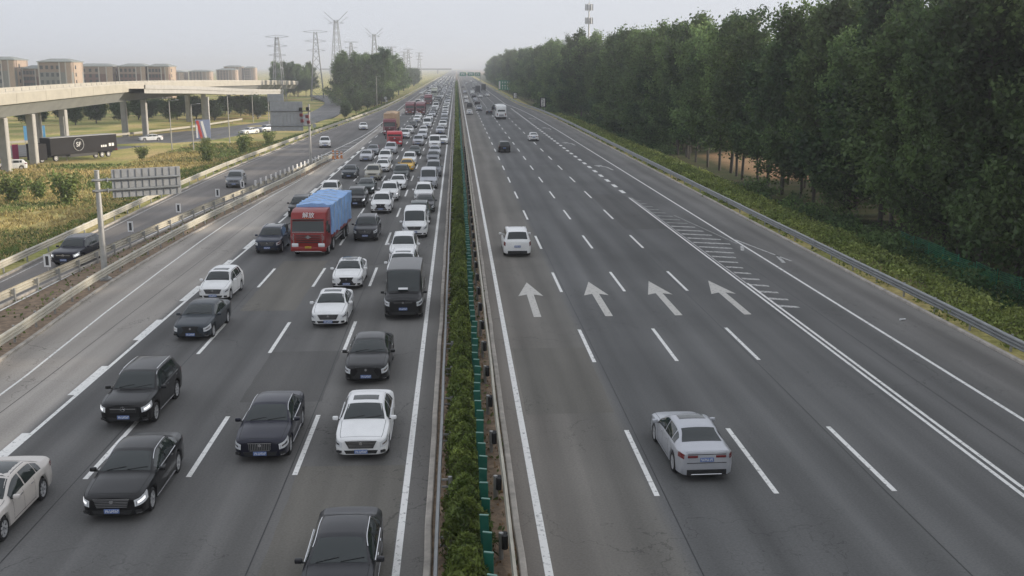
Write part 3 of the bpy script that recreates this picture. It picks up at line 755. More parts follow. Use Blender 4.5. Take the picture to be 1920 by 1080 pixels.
# weeds in the soil strips
P = []
for k in range(900):
    y = RS.uniform(22, 110); x = RS.uniform(rampr(y) + .3, railm(y) - .1); P.append((x, y, RS.uniform(.0, .25)))
for k in range(700):
    y = RS.uniform(20, 120); P.append((RS.choice([RS.uniform(-.5, -.1), RS.uniform(.8, 1.5)]), y, RS.uniform(0.03, 0.12)))
V, F = leaf_quads(np.array(P), 0.13)
tag(link('weeds', np_mesh('weeds', V, F, M_GRASSG)), 'scattered low weeds in the soil strips', 'weeds', kind='stuff')
P = np.array([(RS.choice([RS.uniform(-.7, -.15), RS.uniform(.75, 1.5)]), RS.uniform(20, 110), 0.035) for k in range(2200)])
V, F = leaf_quads(P, 0.09, up=3.0)
tag(link('leaf_litter', np_mesh('leaf_litter', V, F, mat('dry litter', (0.33, 0.22, 0.12), 0.9, var=0.5, scale=4))), 'dry leaves lying on the median soil', 'litter', kind='stuff')

# clipped juniper shrubs in the median, one by one, then the far hedge as one mass
def shrub_proto(seed):
    r = np.random.RandomState(seed); n = 1500
    t = r.random_sample(n) ** 0.8; a = r.uniform(0, 6.28, n)
    rad = (0.53 * np.sqrt(np.clip(1 - (t * 1.02 - .15) ** 2 * 1.35, 0, 1)) * (1 - .55 * t ** 4) + 0.02) * r.uniform(0.6, 1.0, n)
    P = np.stack([rad * np.cos(a), rad * np.sin(a) * 1.15, 0.12 + 1.30 * t], 1)
    V, F = leaf_quads(P, 0.058, up=0.9, aspect=3.0)
    mb = MB(); mb.tube((0, 0, -0.1), (0, 0, 0.9), 0.04, 0.02, n=6)
    return mb.mesh('stem', M_BARK), np_mesh('foliage', V, F, M_HEDGE)
SHRUBS = [shrub_proto(s) for s in (1, 2, 3, 4)]
for k in range(100):
    y = 22.0 + k * 1.36 + RS.uniform(-.08, .08)
    t = empty('median_shrub', (0.14 + RS.uniform(-.05, .05), y, 0.02), RS.uniform(0, 6.28)); s = RS.uniform(.98, 1.25); t.scale = (s, s, s * .93 * RS.uniform(.9, 1.08))
    tag(t, 'clipped green juniper shrub in the hedge row along the median', 'shrub', 'juniper shrubs along the median')
    a = SHRUBS[RS.randint(4)]; link('stem', a[0], t); link('foliage', a[1], t)
n = 26000
yy = 151.5 + 760 * RS.random_sample(n) ** 1.6; tt = RS.random_sample(n)
P = np.stack([0.14 + RS.normal(0, .26, n) * (1.1 - tt * .6), yy, 0.15 + 1.25 * tt], 1)
V, F = leaf_quads(P, 0.16 + 0.0009 * (yy - 150), up=0.8, aspect=2)
tag(link('hedge', np_mesh('hedge', V, F, M_HEDGE)), 'far part of the clipped median hedge fading into haze', 'hedge', kind='stuff')
# ------------------------------------------------------------------ vehicles
def car_paint(name, c, metal=0.0, rough=0.38):
    return mat('paint ' + name, c, rough, metal, coat=0.25, var=0.06, scale=1.2, spec=0.35)
PAINT = {
    'white': car_paint('white', (0.82, 0.82, 0.81)), 'pearl': car_paint('pearl', (0.62, 0.58, 0.54), 0.15),
    'black': car_paint('black', (0.006, 0.006, 0.007), 0.0, 0.3), 'navy': car_paint('navy', (0.014, 0.015, 0.028), 0.3, 0.3),
    'slate': car_paint('slate', (0.045, 0.055, 0.065), 0.35), 'dgrey': car_paint('dark grey', (0.032, 0.032, 0.036), 0.35), 'grey': car_paint('grey', (0.20, 0.21, 0.23), 0.5),
    'silver': car_paint('silver', (0.50, 0.51, 0.54), 0.42), 'dblue': car_paint('dark blue', (0.018, 0.026, 0.05), 0.2), 'dgreen': car_paint('dark green grey', (0.035, 0.05, 0.048), 0.3),
    'beige': car_paint('beige', (0.42, 0.40, 0.33), 0.3), 'yellow': car_paint('taxi yellow', (0.72, 0.42, 0.03)), 'red': car_paint('lorry red', (0.24, 0.014, 0.012), 0, 0.35),
    'bred': car_paint('bright red', (0.52, 0.02, 0.035)), 'maroon': car_paint('maroon', (0.20, 0.05, 0.065), 0.1), 'cream': car_paint('cream', (0.55, 0.56, 0.47)),
}
M_GLASS = mat('dark car glass', (0.026, 0.033, 0.033), 0.05, 0.0, spec=0.6)
M_TYRE = mat('tyre rubber', (0.016, 0.016, 0.017), 0.8)
M_RIM = mat('alloy rim', (0.66, 0.66, 0.67), 0.35, 0.35)
M_CHROME = mat('chrome', (0.75, 0.75, 0.76), 0.15, 1.0)
M_BLK = mat('black plastic trim', (0.014, 0.014, 0.015), 0.55)
M_LAMP = mat('clear headlamp', (0.80, 0.82, 0.84), 0.12, 0.15, coat=1.0)
M_LIT = mat('lit daytime lamp', (0.9, 0.9, 0.9), 0.2, emit=(1, 1, 1, 0.9))
M_TAIL = mat('red tail lamp', (0.16, 0.012, 0.014), 0.2, coat=1.0)
M_PLATEB = mat('blue number plate', (0.13, 0.20, 0.42), 0.4)
M_PLATEW = mat('pale number plate', (0.50, 0.56, 0.66), 0.4)
M_PLATEY = mat('yellow number plate', (0.70, 0.48, 0.05), 0.4)
M_WHITE = mat('white lettering', (0.75, 0.75, 0.75), 0.5)
M_UNDER = mat('underbody black', (0.008, 0.008, 0.008), 0.9)
M_SEAM = mat('panel gap', (0.006, 0.006, 0.006), 0.8)

class Body:
    """car body surface S(x, section): x forward, y left, z up, ground at 0"""
    def __init__(s, L, W, H, nose, hood, xc, xrf, xrr, xrb, deck, tail, belt, beltr, wroof, clear, wr, wxf, wxr):
        hw = W / 2; xF, xR = L / 2, -L / 2
        s.L, s.W, s.H, s.hw, s.xF, s.xR = L, W, H, hw, xF, xR
        s.xc, s.xrf, s.xrr, s.xrb, s.clear, s.wrad, s.wx = xc, xrf, xrr, xrb, clear, wr, (wxf, wxr)
        s.nose, s.tail, s.belt, s.beltr = nose, tail, belt, beltr
        wag = (tail > belt + 0.02 and xrb < xR + 0.3)
        K = [  # x, hw, zs, wr, zr, zt
            (xF, .60 * hw, nose - .13, .50 * hw, nose - .05, nose - .01),
            (xF - .035, .76 * hw, nose - .10, .64 * hw, nose - .02, nose + .02),
            (xF - .12, .885 * hw, nose - .05, .74 * hw, nose + .015, nose + .05),
            (xF - .32, .955 * hw, nose + .00, .79 * hw, nose + .06, nose + .09),
            (xc + .35 * (xF - xc), .995 * hw, nose + .5 * (belt - nose) + .02, .82 * hw, nose + .62 * (hood - nose), nose + .70 * (hood - nose) + .03),
            (xc + .04, hw, belt - .01, .84 * hw, hood - .03, hood),
            (xc - .04, hw, belt, .835 * hw, hood + .02, hood + .055),
            (xrf + .10, hw, belt + .012, wroof * hw * 1.03, H - .15, H - .085),
            (xrf - .12, hw, belt + .016, wroof * hw, H - .08, H - .025),
            ((xrf + xrr) / 2, hw, (belt + beltr) / 2, wroof * hw, H - .055, H),
            (xrr + .12, hw, beltr, wroof * hw * .985, H - .085, H - .03),
        ]
        if wag:
            K += [(xrr - .05, .995 * hw, beltr, wroof * hw * .97, H - .12, H - .06),
                  (xrb, .95 * hw, beltr - .01, .84 * hw, deck - .02, deck + .02),
                  (xR + .03, .90 * hw, beltr - .06, .80 * hw, deck - .08, deck - .03),
                  (xR, .80 * hw, beltr - .14, .70 * hw, deck - .16, deck - .10)]
        else:
            K += [(xrr - .10, .995 * hw, beltr, wroof * hw * .985, H - .16, H - .10),
                  (xrb + .05, .985 * hw, beltr - .01, .80 * hw, deck - .02, deck + .02),
                  (xrb - .08, .98 * hw, beltr - .015, .80 * hw, deck - .035, deck - .005),
                  (xR + .14, .93 * hw, tail - .09, .79 * hw, tail - .01, tail + .015),
                  (xR + .03, .84 * hw, tail - .12, .72 * hw, tail - .03, tail + .00),
                  (xR, .72 * hw, tail - .18, .60 * hw, tail - .09, tail - .05)]
        s.K = np.array(sorted(K))
        s.arch = wr + 0.055
    def par(s, x):
        return [pchip(s.K[:, 0], s.K[:, i], x) for i in range(1, 6)]
    def zb(s, x):
        z = s.clear + 0.05 * max(0, (abs(x) - s.L / 2 + 0.5) / 0.5)
        for w in s.wx:
            d = abs(x - w)
            if d < s.arch: z = max(z, s.wrad + math.sqrt(max(0, s.arch ** 2 - d * d)))
        return z
    def sec(s, x):
        hw, zs, wr, zr, zt = [float(q) for q in s.par(x)]
        b = s.zb(x); zsl = max(zs - .07, b + .04)
        a5 = (hw * .952, zs + .02); e = (wr, max(zr, zs + .022))
        lp = lambda t, k=0.0: (a5[0] + (e[0] - a5[0]) * t + k, a5[1] + (e[1] - a5[1]) * t)
        bul = 0.02 if e[1] - a5[1] > 0.15 else 0.0
        return np.array([(hw * .90, b), (hw * .975, b + .045), (hw, b + .5 * (zsl - b)), (hw * .985, zsl), (hw * .965, max(zs, zsl + .02)),
                         lp(0.0), lp(0.5, bul), lp(0.93, bul * .3), e, (wr * .87, e[1] + .55 * (zt - e[1])), (wr * .5, e[1] + .88 * (zt - e[1])), (0.0, max(zt, e[1] + .002))])
    def at(s, x, v):
        q = s.sec(x); i = min(int(v), 10); t = v - i
        return q[i] * (1 - t) + q[i + 1] * t
    def roofz(s, x, y):
        q = s.sec(x)[8:]; return float(np.interp(abs(y), q[::-1, 0], q[::-1, 1]))

def w2l(P):      # body coordinates -> object coordinates (front looks along -Y)
    P = np.asarray(P, float); return np.stack([P[..., 1], -P[..., 0], P[..., 2]], -1)

def grid_patch(G, hint, off):
    """G (a,b,3) grid in body coordinates -> offset verts, faces"""
    du = np.gradient(G, axis=0); dv = np.gradient(G, axis=1); nrm = np.cross(du, dv)
    ln = np.linalg.norm(nrm, axis=-1, keepdims=True); ln[ln < 1e-9] = 1; nrm = nrm / ln
    sgn = np.sign((nrm * np.asarray(hint)).sum(-1).sum()); nrm *= sgn if sgn != 0 else 1
    Q = w2l(G + nrm * off); a, b = G.shape[:2]; i = np.arange(a * b).reshape(a, b)
    F = np.stack([i[:-1, :-1], i[:-1, 1:], i[1:, 1:], i[1:, :-1]], -1).reshape(-1, 4)
    return Q.reshape(-1, 3), F

def patch_mesh(name, G, hint, off, m):
    V, F = grid_patch(np.asarray(G, float), hint, off)
    return np_mesh(name, V, F, m, smooth=True)

BODY = {
    'sedan':  Body(4.72, 1.82, 1.46, .77, .99, .98, .22, -1.05, -1.78, 1.10, 1.06, .90, .94, .68, .20, .335, 1.44, -1.39),
    'coupe':  Body(4.88, 1.86, 1.47, .80, 1.02, 1.02, .18, -1.15, -1.95, 1.10, 1.05, .93, .98, .67, .20, .35, 1.52, -1.45),
    'hatch':  Body(4.15, 1.72, 1.53, .80, 1.03, .98, .30, -1.62, -1.98, 1.02, 1.03, .94, 1.02, .69, .20, .31, 1.28, -1.28),
    'suv':    Body(4.66, 1.88, 1.70, .94, 1.13, .98, .28, -1.80, -2.20, 1.14, 1.15, 1.04, 1.10, .70, .26, .37, 1.42, -1.36),
    'mpv':    Body(4.95, 1.92, 1.80, .96, 1.15, 1.18, .45, -2.10, -2.40, 1.18, 1.19, 1.06, 1.10, .74, .24, .37, 1.50, -1.50),
    'van':    Body(5.10, 1.95, 2.05, .99, 1.24, 1.72, .95, -2.40, -2.50, 1.20, 1.21, 1.08, 1.10, .82, .24, .35, 1.62, -1.50),
    'bigvan': Body(5.60, 2.05, 2.45, 1.10, 1.36, 1.92, 1.15, -2.66, -2.75, 1.36, 1.37, 1.20, 1.22, .86, .26, .37, 1.85, -1.65),
}

def body_mesh(B, dense=1.0):
    xs = set(np.linspace(B.xR, B.xF, int(46 * dense)))
    for w in B.wx: xs |= set(w + B.arch * np.cos(np.linspace(0, PI, int(13 * dense))))
    xs |= set(B.K[:, 0])
    for x in (B.xF - .012, B.xR + .012): xs.add(x)
    xs = sorted(xs); S = []
    for x in xs:
        q = B.sec(min(max(x, B.xR), B.xF))
        full = [(x, a, b) for a, b in q] + [(x, -a, b) for a, b in q[-2::-1]]
        S.append(full)
    S = np.array(S); a, b = S.shape[:2]; V = w2l(S).reshape(-1, 3)
    me = bpy.data.meshes.new('body')
    i = np.arange(a * b).reshape(a, b)
    F = np.stack([i[:-1, :-1], i[1:, :-1], i[1:, 1:], i[:-1, 1:]], -1).reshape(-1, 4).tolist()
    F += [i[0].tolist(), i[-1][::-1].tolist()]
    me.from_pydata(V.tolist(), [], F)
    bm = bmesh.new(); bm.from_mesh(me); bmesh.ops.remove_doubles(bm, verts=bm.verts, dist=0.0005); bmesh.ops.recalc_face_normals(bm, faces=bm.faces); bm.to_mesh(me); bm.free()
    me.materials.append(PAINT['white'])
    me.polygons.foreach_set('use_smooth', np.ones(len(me.polygons), dtype=bool)); me.set_sharp_from_angle(angle=R(38))
    return me

def wheel_meshes(r, w=0.21):
    n = 20; mb = MB(); prof = [(-w / 2, r * .71), (-w / 2, r * .93), (-w / 2 + .03, r), (w / 2 - .03, r), (w / 2, r * .93), (w / 2, r * .71)]
    vs = []
    for i in range(n):
        t = 2 * PI * i / n; vs += [(x, rr * math.cos(t), rr * math.sin(t)) for x, rr in prof]
    k = len(prof); fs = [(i * k + j, i * k + j + 1, ((i + 1) % n) * k + j + 1, ((i + 1) % n) * k + j) for i in range(n) for j in range(k - 1)]
    mb.add(vs, fs); tyre = mb.mesh('wheel', M_TYRE, True, 50)
    rb = MB()
    for sx in (-1, 1):
        x = sx * w * .36
        vs = [(x - sx * .05, r * .72 * math.cos(2 * PI * i / n), r * .72 * math.sin(2 * PI * i / n)) for i in range(n)]
        rb.add(vs, [tuple(range(n))], 1)
        for q in range(7):
            t = 2 * PI * q / 7; rb.bar((x, 0.02 * math.cos(t), 0.02 * math.sin(t)), (x, r * .69 * math.cos(t), r * .69 * math.sin(t)), 0.02, 0.07, 0)
        rb.tube((x - .01, 0, 0), (x + .01, 0, 0), r * .14, n=8)
        for i in range(n):
            t0, t1 = 2 * PI * i / n, 2 * PI * (i + 1) / n
            rb.bar((x, r * .69 * math.cos(t0), r * .69 * math.sin(t0)), (x, r * .69 * math.cos(t1), r * .69 * math.sin(t1)), 0.035, 0.035, 0)
    return tyre, rb.mesh('rim', [M_RIM, M_BLK])

PROTO = {}
def glass_parts(B):
    P = []
    def screen(name, xa, xb, k, hint, n=8):
        G = []
        for x in np.linspace(xa, xb, n):
            wr = float(B.par(x)[2]); G.append([(x, y, B.roofz(x, y)) for y in np.linspace(-k * wr, k * wr, 11)])
        P.append((name, patch_mesh(name, G, hint, .007, M_GLASS)))
    screen('windshield', B.xc - .02, B.xrf + .06, .93, (1, 0, 1))
    if B.tail > B.belt + .02 and B.xrb < B.xR + .3: screen('rear_window', B.xrr - .02, B.xrb + .04, .88, (-1, 0, .5))
    else: screen('rear_window', B.xrr - .02, B.xrb + .10, .90, (-1, 0, 1))
    x0 = B.xc - .16; x1 = B.xrr - .10 if B.xrb > B.xR + .3 else B.xrr + .22
    if B.xrb > B.xR + .3: x1 = (B.xrr + B.xrb) / 2
    span = x0 - x1; cuts = [(x0, x0 - .43 * span), (x0 - .43 * span - .07, x0 - .83 * span), (x0 - .83 * span - .05, x1)]
    if B.L > 4.9 and B.H > 1.75: cuts = [(x0, x0 - .28 * span), (x0 - .28 * span - .08, x0 - .64 * span), (x0 - .64 * span - .08, x1)]
    for sy in (-1, 1):
        for (a, b) in cuts:
            G = []
            for x in np.linspace(a, b, 7):
                q = B.sec(x); lo, mid, hi = q[5], q[6], q[8]
                col = []
                for t in (0.10, 0.3, 0.5, 0.7, 0.88):
                    p = lo + (mid - lo) * t * 2 if t <= .5 else mid + (hi - mid) * (t - .5) * 2
                    col.append((x, sy * p[0], p[1]))
                G.append(col)
            P.append(('side_window', patch_mesh('side_window', G, (0, sy, .3), .006, M_GLASS)))
    return P

def front_band(B, v0, v1, xa, xb, sy, n=6, k=3):
    return [[(x,) + tuple(np.array([sy, 1]) * B.at(x, v)) for v in np.linspace(v0, v1, k)] for x in np.linspace(xa, xb, n)]

def plate_mesh(m, w=0.44, h=0.14):
    mb = MB(); mb.bbox((0, 0, 0), (w, 0.012, h), 0.008, 0, 1)
    return mb.mesh('licence_plate', m)
def plate_chars(sgn, dark=False):
    mb = MB(); r = random.Random(4 if dark else 9)
    for i in range(7):
        x = -0.17 + i * 0.052 + (0.02 if i > 1 else 0)
        mb.box((x, sgn * .009, 0), (0.012, .004, 0.085)); mb.box((x + .018, sgn * .009, r.choice((-.035, 0, .035))), (0.026, .004, 0.014)); mb.box((x + .03, sgn * .009, r.choice((-.02, .02))), (0.010, .004, 0.05))
    return mb.mesh('plate_characters', M_BLK if dark else M_WHITE)

def build_proto(kind, style, lod):
    key = (kind, style, lod)
    if key in PROTO: return PROTO[key]
    B = BODY[kind]; parts = []   # (name, mesh, loc, rot, painted, subs)
    bm_ = PROTO.setdefault(('body', kind, lod), None) or body_mesh(B, 1.0 if lod == 0 else 0.55)
    PROTO[('body', kind, lod)] = bm_
    parts.append(('body', bm_, (0, 0, 0), True, []))
    gp = PROTO.setdefault(('glass', kind), None) or glass_parts(B); PROTO[('glass', kind)] = gp
    for nm, me in gp: parts.append((nm, me, (0, 0, 0), False, []))
    wk = ('wheel', B.wrad)
    if wk not in PROTO: PROTO[wk] = wheel_meshes(B.wrad)
    ty, rim = PROTO[wk]
    for wx in B.wx:
        for sy in (-1, 1): parts.append(('wheel', ty, (sy * (B.hw - .13), -wx, B.wrad), False, [('rim', rim, (0, 0, 0))]))
    ub = MB(); ub.box((0, 0, B.clear + .18), (B.W - .52, B.L - .5, .32)); ub.box((0, 0, B.clear + .14), (B.W - .12, (B.wx[0] - B.wx[1]) - 2 * B.arch - .04, .14))
    ub.box((0, (-B.wx[0] - B.arch - B.xF) / 2 + .05, B.clear + .22), (B.W * .78, max(.1, B.xF - B.wx[0] - B.arch - .16), .18)); ub.box((0, (-B.wx[1] + B.arch - B.xR) / 2 - .05, B.clear + .22), (B.W * .78, max(.1, -B.xR + B.wx[1] - B.arch - .16), .18))
    parts.append(('underbody', ub.mesh('underbody', M_UNDER), (0, 0, 0), False, []))
    f0 = -B.xF
    # head and tail lamps
    for sy in (-1, 1):
        hv = (2.35, 4.15) if B.H < 1.6 else (2.5, 4.15)
        me = patch_mesh('headlight', front_band(B, hv[0], hv[1], B.xF - .50, B.xF - .02, sy, 9), (1, sy, .3), .008, M_LAMP)
        subs = []
        if lod == 0:
            dm = patch_mesh('lamp_strip', front_band(B, 2.72, 3.1, B.xF - .30, B.xF - .05, sy), (1, sy, .3), .014, M_LIT if style in ('star', 'drl', 'bars') else M_CHROME); subs = [('lamp_strip', dm, (0, 0, 0))]
        parts.append(('headlight', me, (0, 0, 0), False, subs))
        tv = (2.75, 4.1) if B.H < 1.6 else (2.5, 4.6)
        parts.append(('taillight', patch_mesh('taillight', front_band(B, tv[0], tv[1], B.xR + .02, B.xR + .30, sy, 6, 4), (-1, sy, .2), .008, M_TAIL), (0, 0, 0), False, []))
    if B.H < 1.6:
        for sy in (-1, 1):
            tb = MB(); tb.bbox((sy * B.hw * .50, -B.xR + .004, B.tail - .20), (B.hw * .36, .03, .085), .012, seg=1)
            parts.append(('taillight', tb.mesh('taillight', M_TAIL), (0, 0, 0), False, []))
        bl = MB(); bl.box((0, -B.xR + .008, B.tail - .125), (B.hw * 1.36, .02, .014)); bl.box((0, -B.xR + .006, B.tail - .41), (B.hw * 1.40, .02, .012))
        parts.append(('boot_seam', bl.mesh('boot_seam', M_SEAM), (0, 0, 0), False, []))
        cs = MB(); cs.bbox((0, -B.xR + .036, B.clear + .075), (B.hw * 1.1, .03, .035), .01, seg=1)
        parts.append(('bumper_strip', cs.mesh('bumper_strip', M_CHROME), (0, 0, 0), False, []))
    nz = B.nose; gw = B.hw * 1.16
    fv = B.at(B.xF, 0)[1]
    gr = MB()
    if style == 'bars':
        gr.prism([(-gw * .46, nz - .06), (gw * .46, nz - .06), (gw * .40, nz - .31), (-gw * .40, nz - .31)], 'y', f0 - .030, f0 + .02, 1)
        for i in range(5): gr.box((0, f0 - .034, nz - .09 - i * .05), (gw * (.92 - .03 * i), .014, .016), 0)
        gr.box((0, f0 - .034, nz - .05), (gw * .96, .018, .022), 0)
    elif style == 'star':
        gr.prism([(-gw * .46, nz - .05), (gw * .46, nz - .05), (gw * .42, nz - .30), (-gw * .42, nz - .30)], 'y', f0 - .028, f0 + .02, 1)
        gr.box((0, f0 - .034, nz - .15), (gw * .84, .016, .030), 0)
    elif style == 'spindle':
        gr.prism([(-gw * .40, nz - .02), (gw * .40, nz - .02), (gw * .30, nz - .20), (gw * .46, nz - .44), (-gw * .46, nz - .44), (-gw * .30, nz - .20)], 'y', f0 - .026, f0 + .02, 1)
    elif style == 'ribs':
        gr.prism([(-gw * .36, nz - .05), (gw * .36, nz - .05), (gw * .30, nz - .31), (-gw * .30, nz - .31)], 'y', f0 - .028, f0 + .02, 1)
        for i in range(13): gr.box((-gw * .33 + i * gw * .055, f0 - .034, nz - .175), (.014, .014, .22), 0)
        gr.box((0, f0 - .036, nz - .055), (gw * .74, .016, .022), 0); gr.box((0, f0 - .036, nz - .31), (gw * .62, .016, .018), 0)
    elif style == 'wide':
        gr.prism([(-gw * .50, nz - .05), (gw * .50, nz - .05), (gw * .38, nz - .30), (-gw * .38, nz - .30)], 'y', f0 - .028, f0 + .02, 1)
        for i in range(5): gr.box((0, f0 - .033, nz - .075 - i * .05), (gw * (.96 - .06 * i), .012, .014), 0)
    else:
        gr.prism([(-gw * .44, nz - .08), (gw * .44, nz - .08), (gw * .38, nz - .20), (-gw * .38, nz - .20)], 'y', f0 - .022, f0 + .02, 1)
        gr.box((0, f0 - .026, nz - .13), (gw * .8, .012, .016), 0)
    gsub = []
    em = MB()
    if style == 'star':
        n = 16
        for i in range(n):
            t0, t1 = 2 * PI * i / n, 2 * PI * (i + 1) / n; em.bar((.085 * math.cos(t0), f0 - .05, nz - .15 + .085 * math.sin(t0)), (.085 * math.cos(t1), f0 - .05, nz - .15 + .085 * math.sin(t1)), .016)
        for i in range(3):
            t = PI / 2 + i * 2 * PI / 3; em.bar((0, f0 - .05, nz - .15), (.085 * math.cos(t), f0 - .05, nz - .15 + .085 * math.sin(t)), .02)
    else: em.tube((0, f0 - .048, nz - .13), (0, f0 - .02, nz - .13), .055, n=12)
    if lod == 0: gsub = [('emblem', em.mesh('emblem', M_CHROME), (0, 0, 0))]
    parts.append(('grille', gr.mesh('grille', [M_CHROME, M_BLK]), (0, 0, 0), False, gsub))
    it = MB(); zl = B.clear + .13
    it.prism([(-B.hw * .62, zl + .07), (B.hw * .62, zl + .07), (B.hw * .55, zl - .05), (-B.hw * .55, zl - .05)], 'y', f0 - .012, f0 + .03, 0)
    if lod == 0:
        for sx in (-1, 1): it.box((sx * B.hw * .80, f0 + .045, zl + .03), (.16, .10, .07), 0, rz=sx * R(35)); it.box((sx * B.hw * .80, f0 + .025, zl - .01), (.17, .10, .014), 1, rz=sx * R(35))
    parts.append(('bumper_intake', it.mesh('bumper_intake', [M_BLK, M_CHROME]), (0, 0, 0), False, []))
    rb = MB(); rb.box((0, -B.xR + .005, B.clear + .13), (B.W * .70, .05, .19), 0)
    parts.append(('rear_skirt', rb.mesh('rear_skirt', M_BLK), (0, 0, 0), False, []))
    for nm, yy, zz, sg in (('licence_plate', f0 - .045, nz - .41 if B.H < 1.6 else nz - .46, -1), ('licence_plate', -B.xR + .025, (B.tail - .30 if B.H < 1.6 else B.tail - .42), 1)):
        pm = PROTO.setdefault('plateB', None) or plate_mesh(M_PLATEB if style != 'green' else M_PLATEW); PROTO['plateB'] = pm
        ck = ('chars', sg); PROTO[ck] = PROTO.get(ck) or plate_chars(sg)
        parts.append((nm, pm, (0, yy, zz), False, [('plate_characters', PROTO[ck], (0, 0, 0))] if lod == 0 else []))
    if lod == 0:
        for sy in (-1, 1):
            mm = MB(); mx = B.xc - .22; mz = B.belt + .10
            mm.bbox((sy * (B.hw + .10), -mx, mz), (.20, .12, .14), .04, 0); mm.box((sy * (B.hw - .0), -mx, mz - .05), (.12, .05, .03), 1)
            parts.append(('mirror', mm.mesh('mirror', [PAINT['white'], M_BLK], True), (0, 0, 0), True, []))
            sm = MB()
            x0 = B.xc - .16; x1 = B.xrr + .25; xa = [x0 - .05, x0 - .47 * (x0 - x1) - .02, x0 - .98 * (x0 - x1)]
            for x in xa:
                pts = [B.at(x, v) for v in np.linspace(1.2, 4.9, 9)]
                for p, q in zip(pts[:-1], pts[1:]): sm.add([(sy * (p[0] + .003), -x - .006, p[1]), (sy * (p[0] + .003), -x + .006, p[1]), (sy * (q[0] + .003), -x + .006, q[1]), (sy * (q[0] + .003), -x - .006, q[1])], [(0, 1, 2, 3)])
            xs = np.linspace(xa[0], xa[-1], 12)
            pts = [(x, B.at(x, 1.35)) for x in xs]
            for (xq, p), (xr, q) in zip(pts[:-1], pts[1:]): sm.add([(sy * (p[0] + .003), -xq, p[1] - .006), (sy * (p[0] + .003), -xq, p[1] + .006), (sy * (q[0] + .003), -xr, q[1] + .006), (sy * (q[0] + .003), -xr, q[1] - .006)], [(0, 1, 2, 3)])
            parts.append(('door_seam', sm.mesh('door_seam', M_SEAM), (0, 0, 0), False, []))
            hm = MB()
            for x in (xa[1] + .16, xa[2] + .18):
                p = B.at(x, 3.2); hm.box((sy * (p[0] + .015), -x, p[1]), (.02, .16, .025))
            parts.append(('door_handle', hm.mesh('door_handle', M_CHROME), (0, 0, 0), False, []))
        # bonnet shut line
        hs = MB()
        xs = np.linspace(B.xF - .16, B.xc + .0, 10)
        for sy in (-1, 1):
            pts = [(x,) + tuple(B.at(x, 8.1)) for x in xs]
            for p, q in zip(pts[:-1], pts[1:]): hs.add([(sy * p[1] - .006, -p[0], p[2] + .003), (sy * p[1] + .006, -p[0], p[2] + .003), (sy * q[1] + .006, -q[0], q[2] + .003), (sy * q[1] - .006, -q[0], q[2] + .003)], [(0, 1, 2, 3)])
        x = B.xF - .16; wr = float(B.par(x)[2]); ys = np.linspace(-wr, wr, 12)
        for a, b in zip(ys[:-1], ys[1:]): hs.add([(a, -x - .006, B.roofz(x, a) + .004), (b, -x - .006, B.roofz(x, b) + .004), (b, -x + .006, B.roofz(x, b) + .004), (a, -x + .006, B.roofz(x, a) + .004)], [(0, 1, 2, 3)])
        parts.append(('bonnet_seam', hs.mesh('bonnet_seam', M_SEAM), (0, 0, 0), False, []))
        wp = MB()
        for y0, y1 in ((.05, .62), (-.55, .0)):
            x = B.xc - .03; wp.bar((y0, -x - .005, B.roofz(x, y0) + .02), (y1, -(x - .10), B.roofz(x - .10, y1) + .02), .018, .012)
        parts.append(('wiper', wp.mesh('wiper', M_BLK), (0, 0, 0), False, []))
    if lod == 0 and style in ('bars', 'ribs', 'star', 'wide'):
        x0 = B.xc - .18; x1 = B.xrr - .05 if B.xrb > B.xR + .3 else B.xrr + .2
        for sy in (-1, 1):
            xs = np.linspace(x0, x1, 14)
            for v, dz in ((5.0, .012), (7.9, 0.0)):
                tm = MB()
                q = [(sy * (B.at(x, v)[0] + .012), -x, B.at(x, v)[1] + dz) for x in (xs if v < 6 else xs[2:])]
                for a, b in zip(q[:-1], q[1:]): tm.bar(a, b, .020, .020)
                parts.append(('window_trim', tm.mesh('window_trim', M_CHROME), (0, 0, 0), False, []))
            sl = MB(); xs = np.linspace(B.wx[0] - B.arch - .05, B.wx[1] + B.arch + .05, 6); q = [(sy * (B.at(x, .9)[0] + .012), -x, B.at(x, .9)[1]) for x in xs]
            for a, b in zip(q[:-1], q[1:]): sl.bar(a, b, .022, .022)
            parts.append(('sill_trim', sl.mesh('sill_trim', M_CHROME), (0, 0, 0), False, []))
    if kind in ('suv', 'mpv') and lod == 0:
        for sy in (-1, 1):
            rr = MB(); xs = np.linspace(B.xrf - .15, B.xrr + .15, 9); pts = [(sy * (float(B.par(x)[2]) - .02), -x, B.at(x, 8)[1] + .045) for x in xs]
            for p, q in zip(pts[:-1], pts[1:]): rr.bar(p, q, .03, .03)
            parts.append(('roof_rail', rr.mesh('roof_rail', M_CHROME), (0, 0, 0), False, []))
    PROTO[key] = parts
    return parts

def sunroof_mesh(B, pano=False):
    xa, xb = (B.xrf - .16, B.xrf - .62) if not pano else (B.xrf - .02, B.xrr + .15)
    G = []
    for x in np.linspace(xa, xb, 6):
        wr = float(B.par(x)[2]); k = .72 if not pano else .93; G.append([(x, y, B.roofz(x, y)) for y in np.linspace(-k * wr, k * wr, 7)])
    return patch_mesh('sunroof', G, (0, 0, 1), .006, M_GLASS)

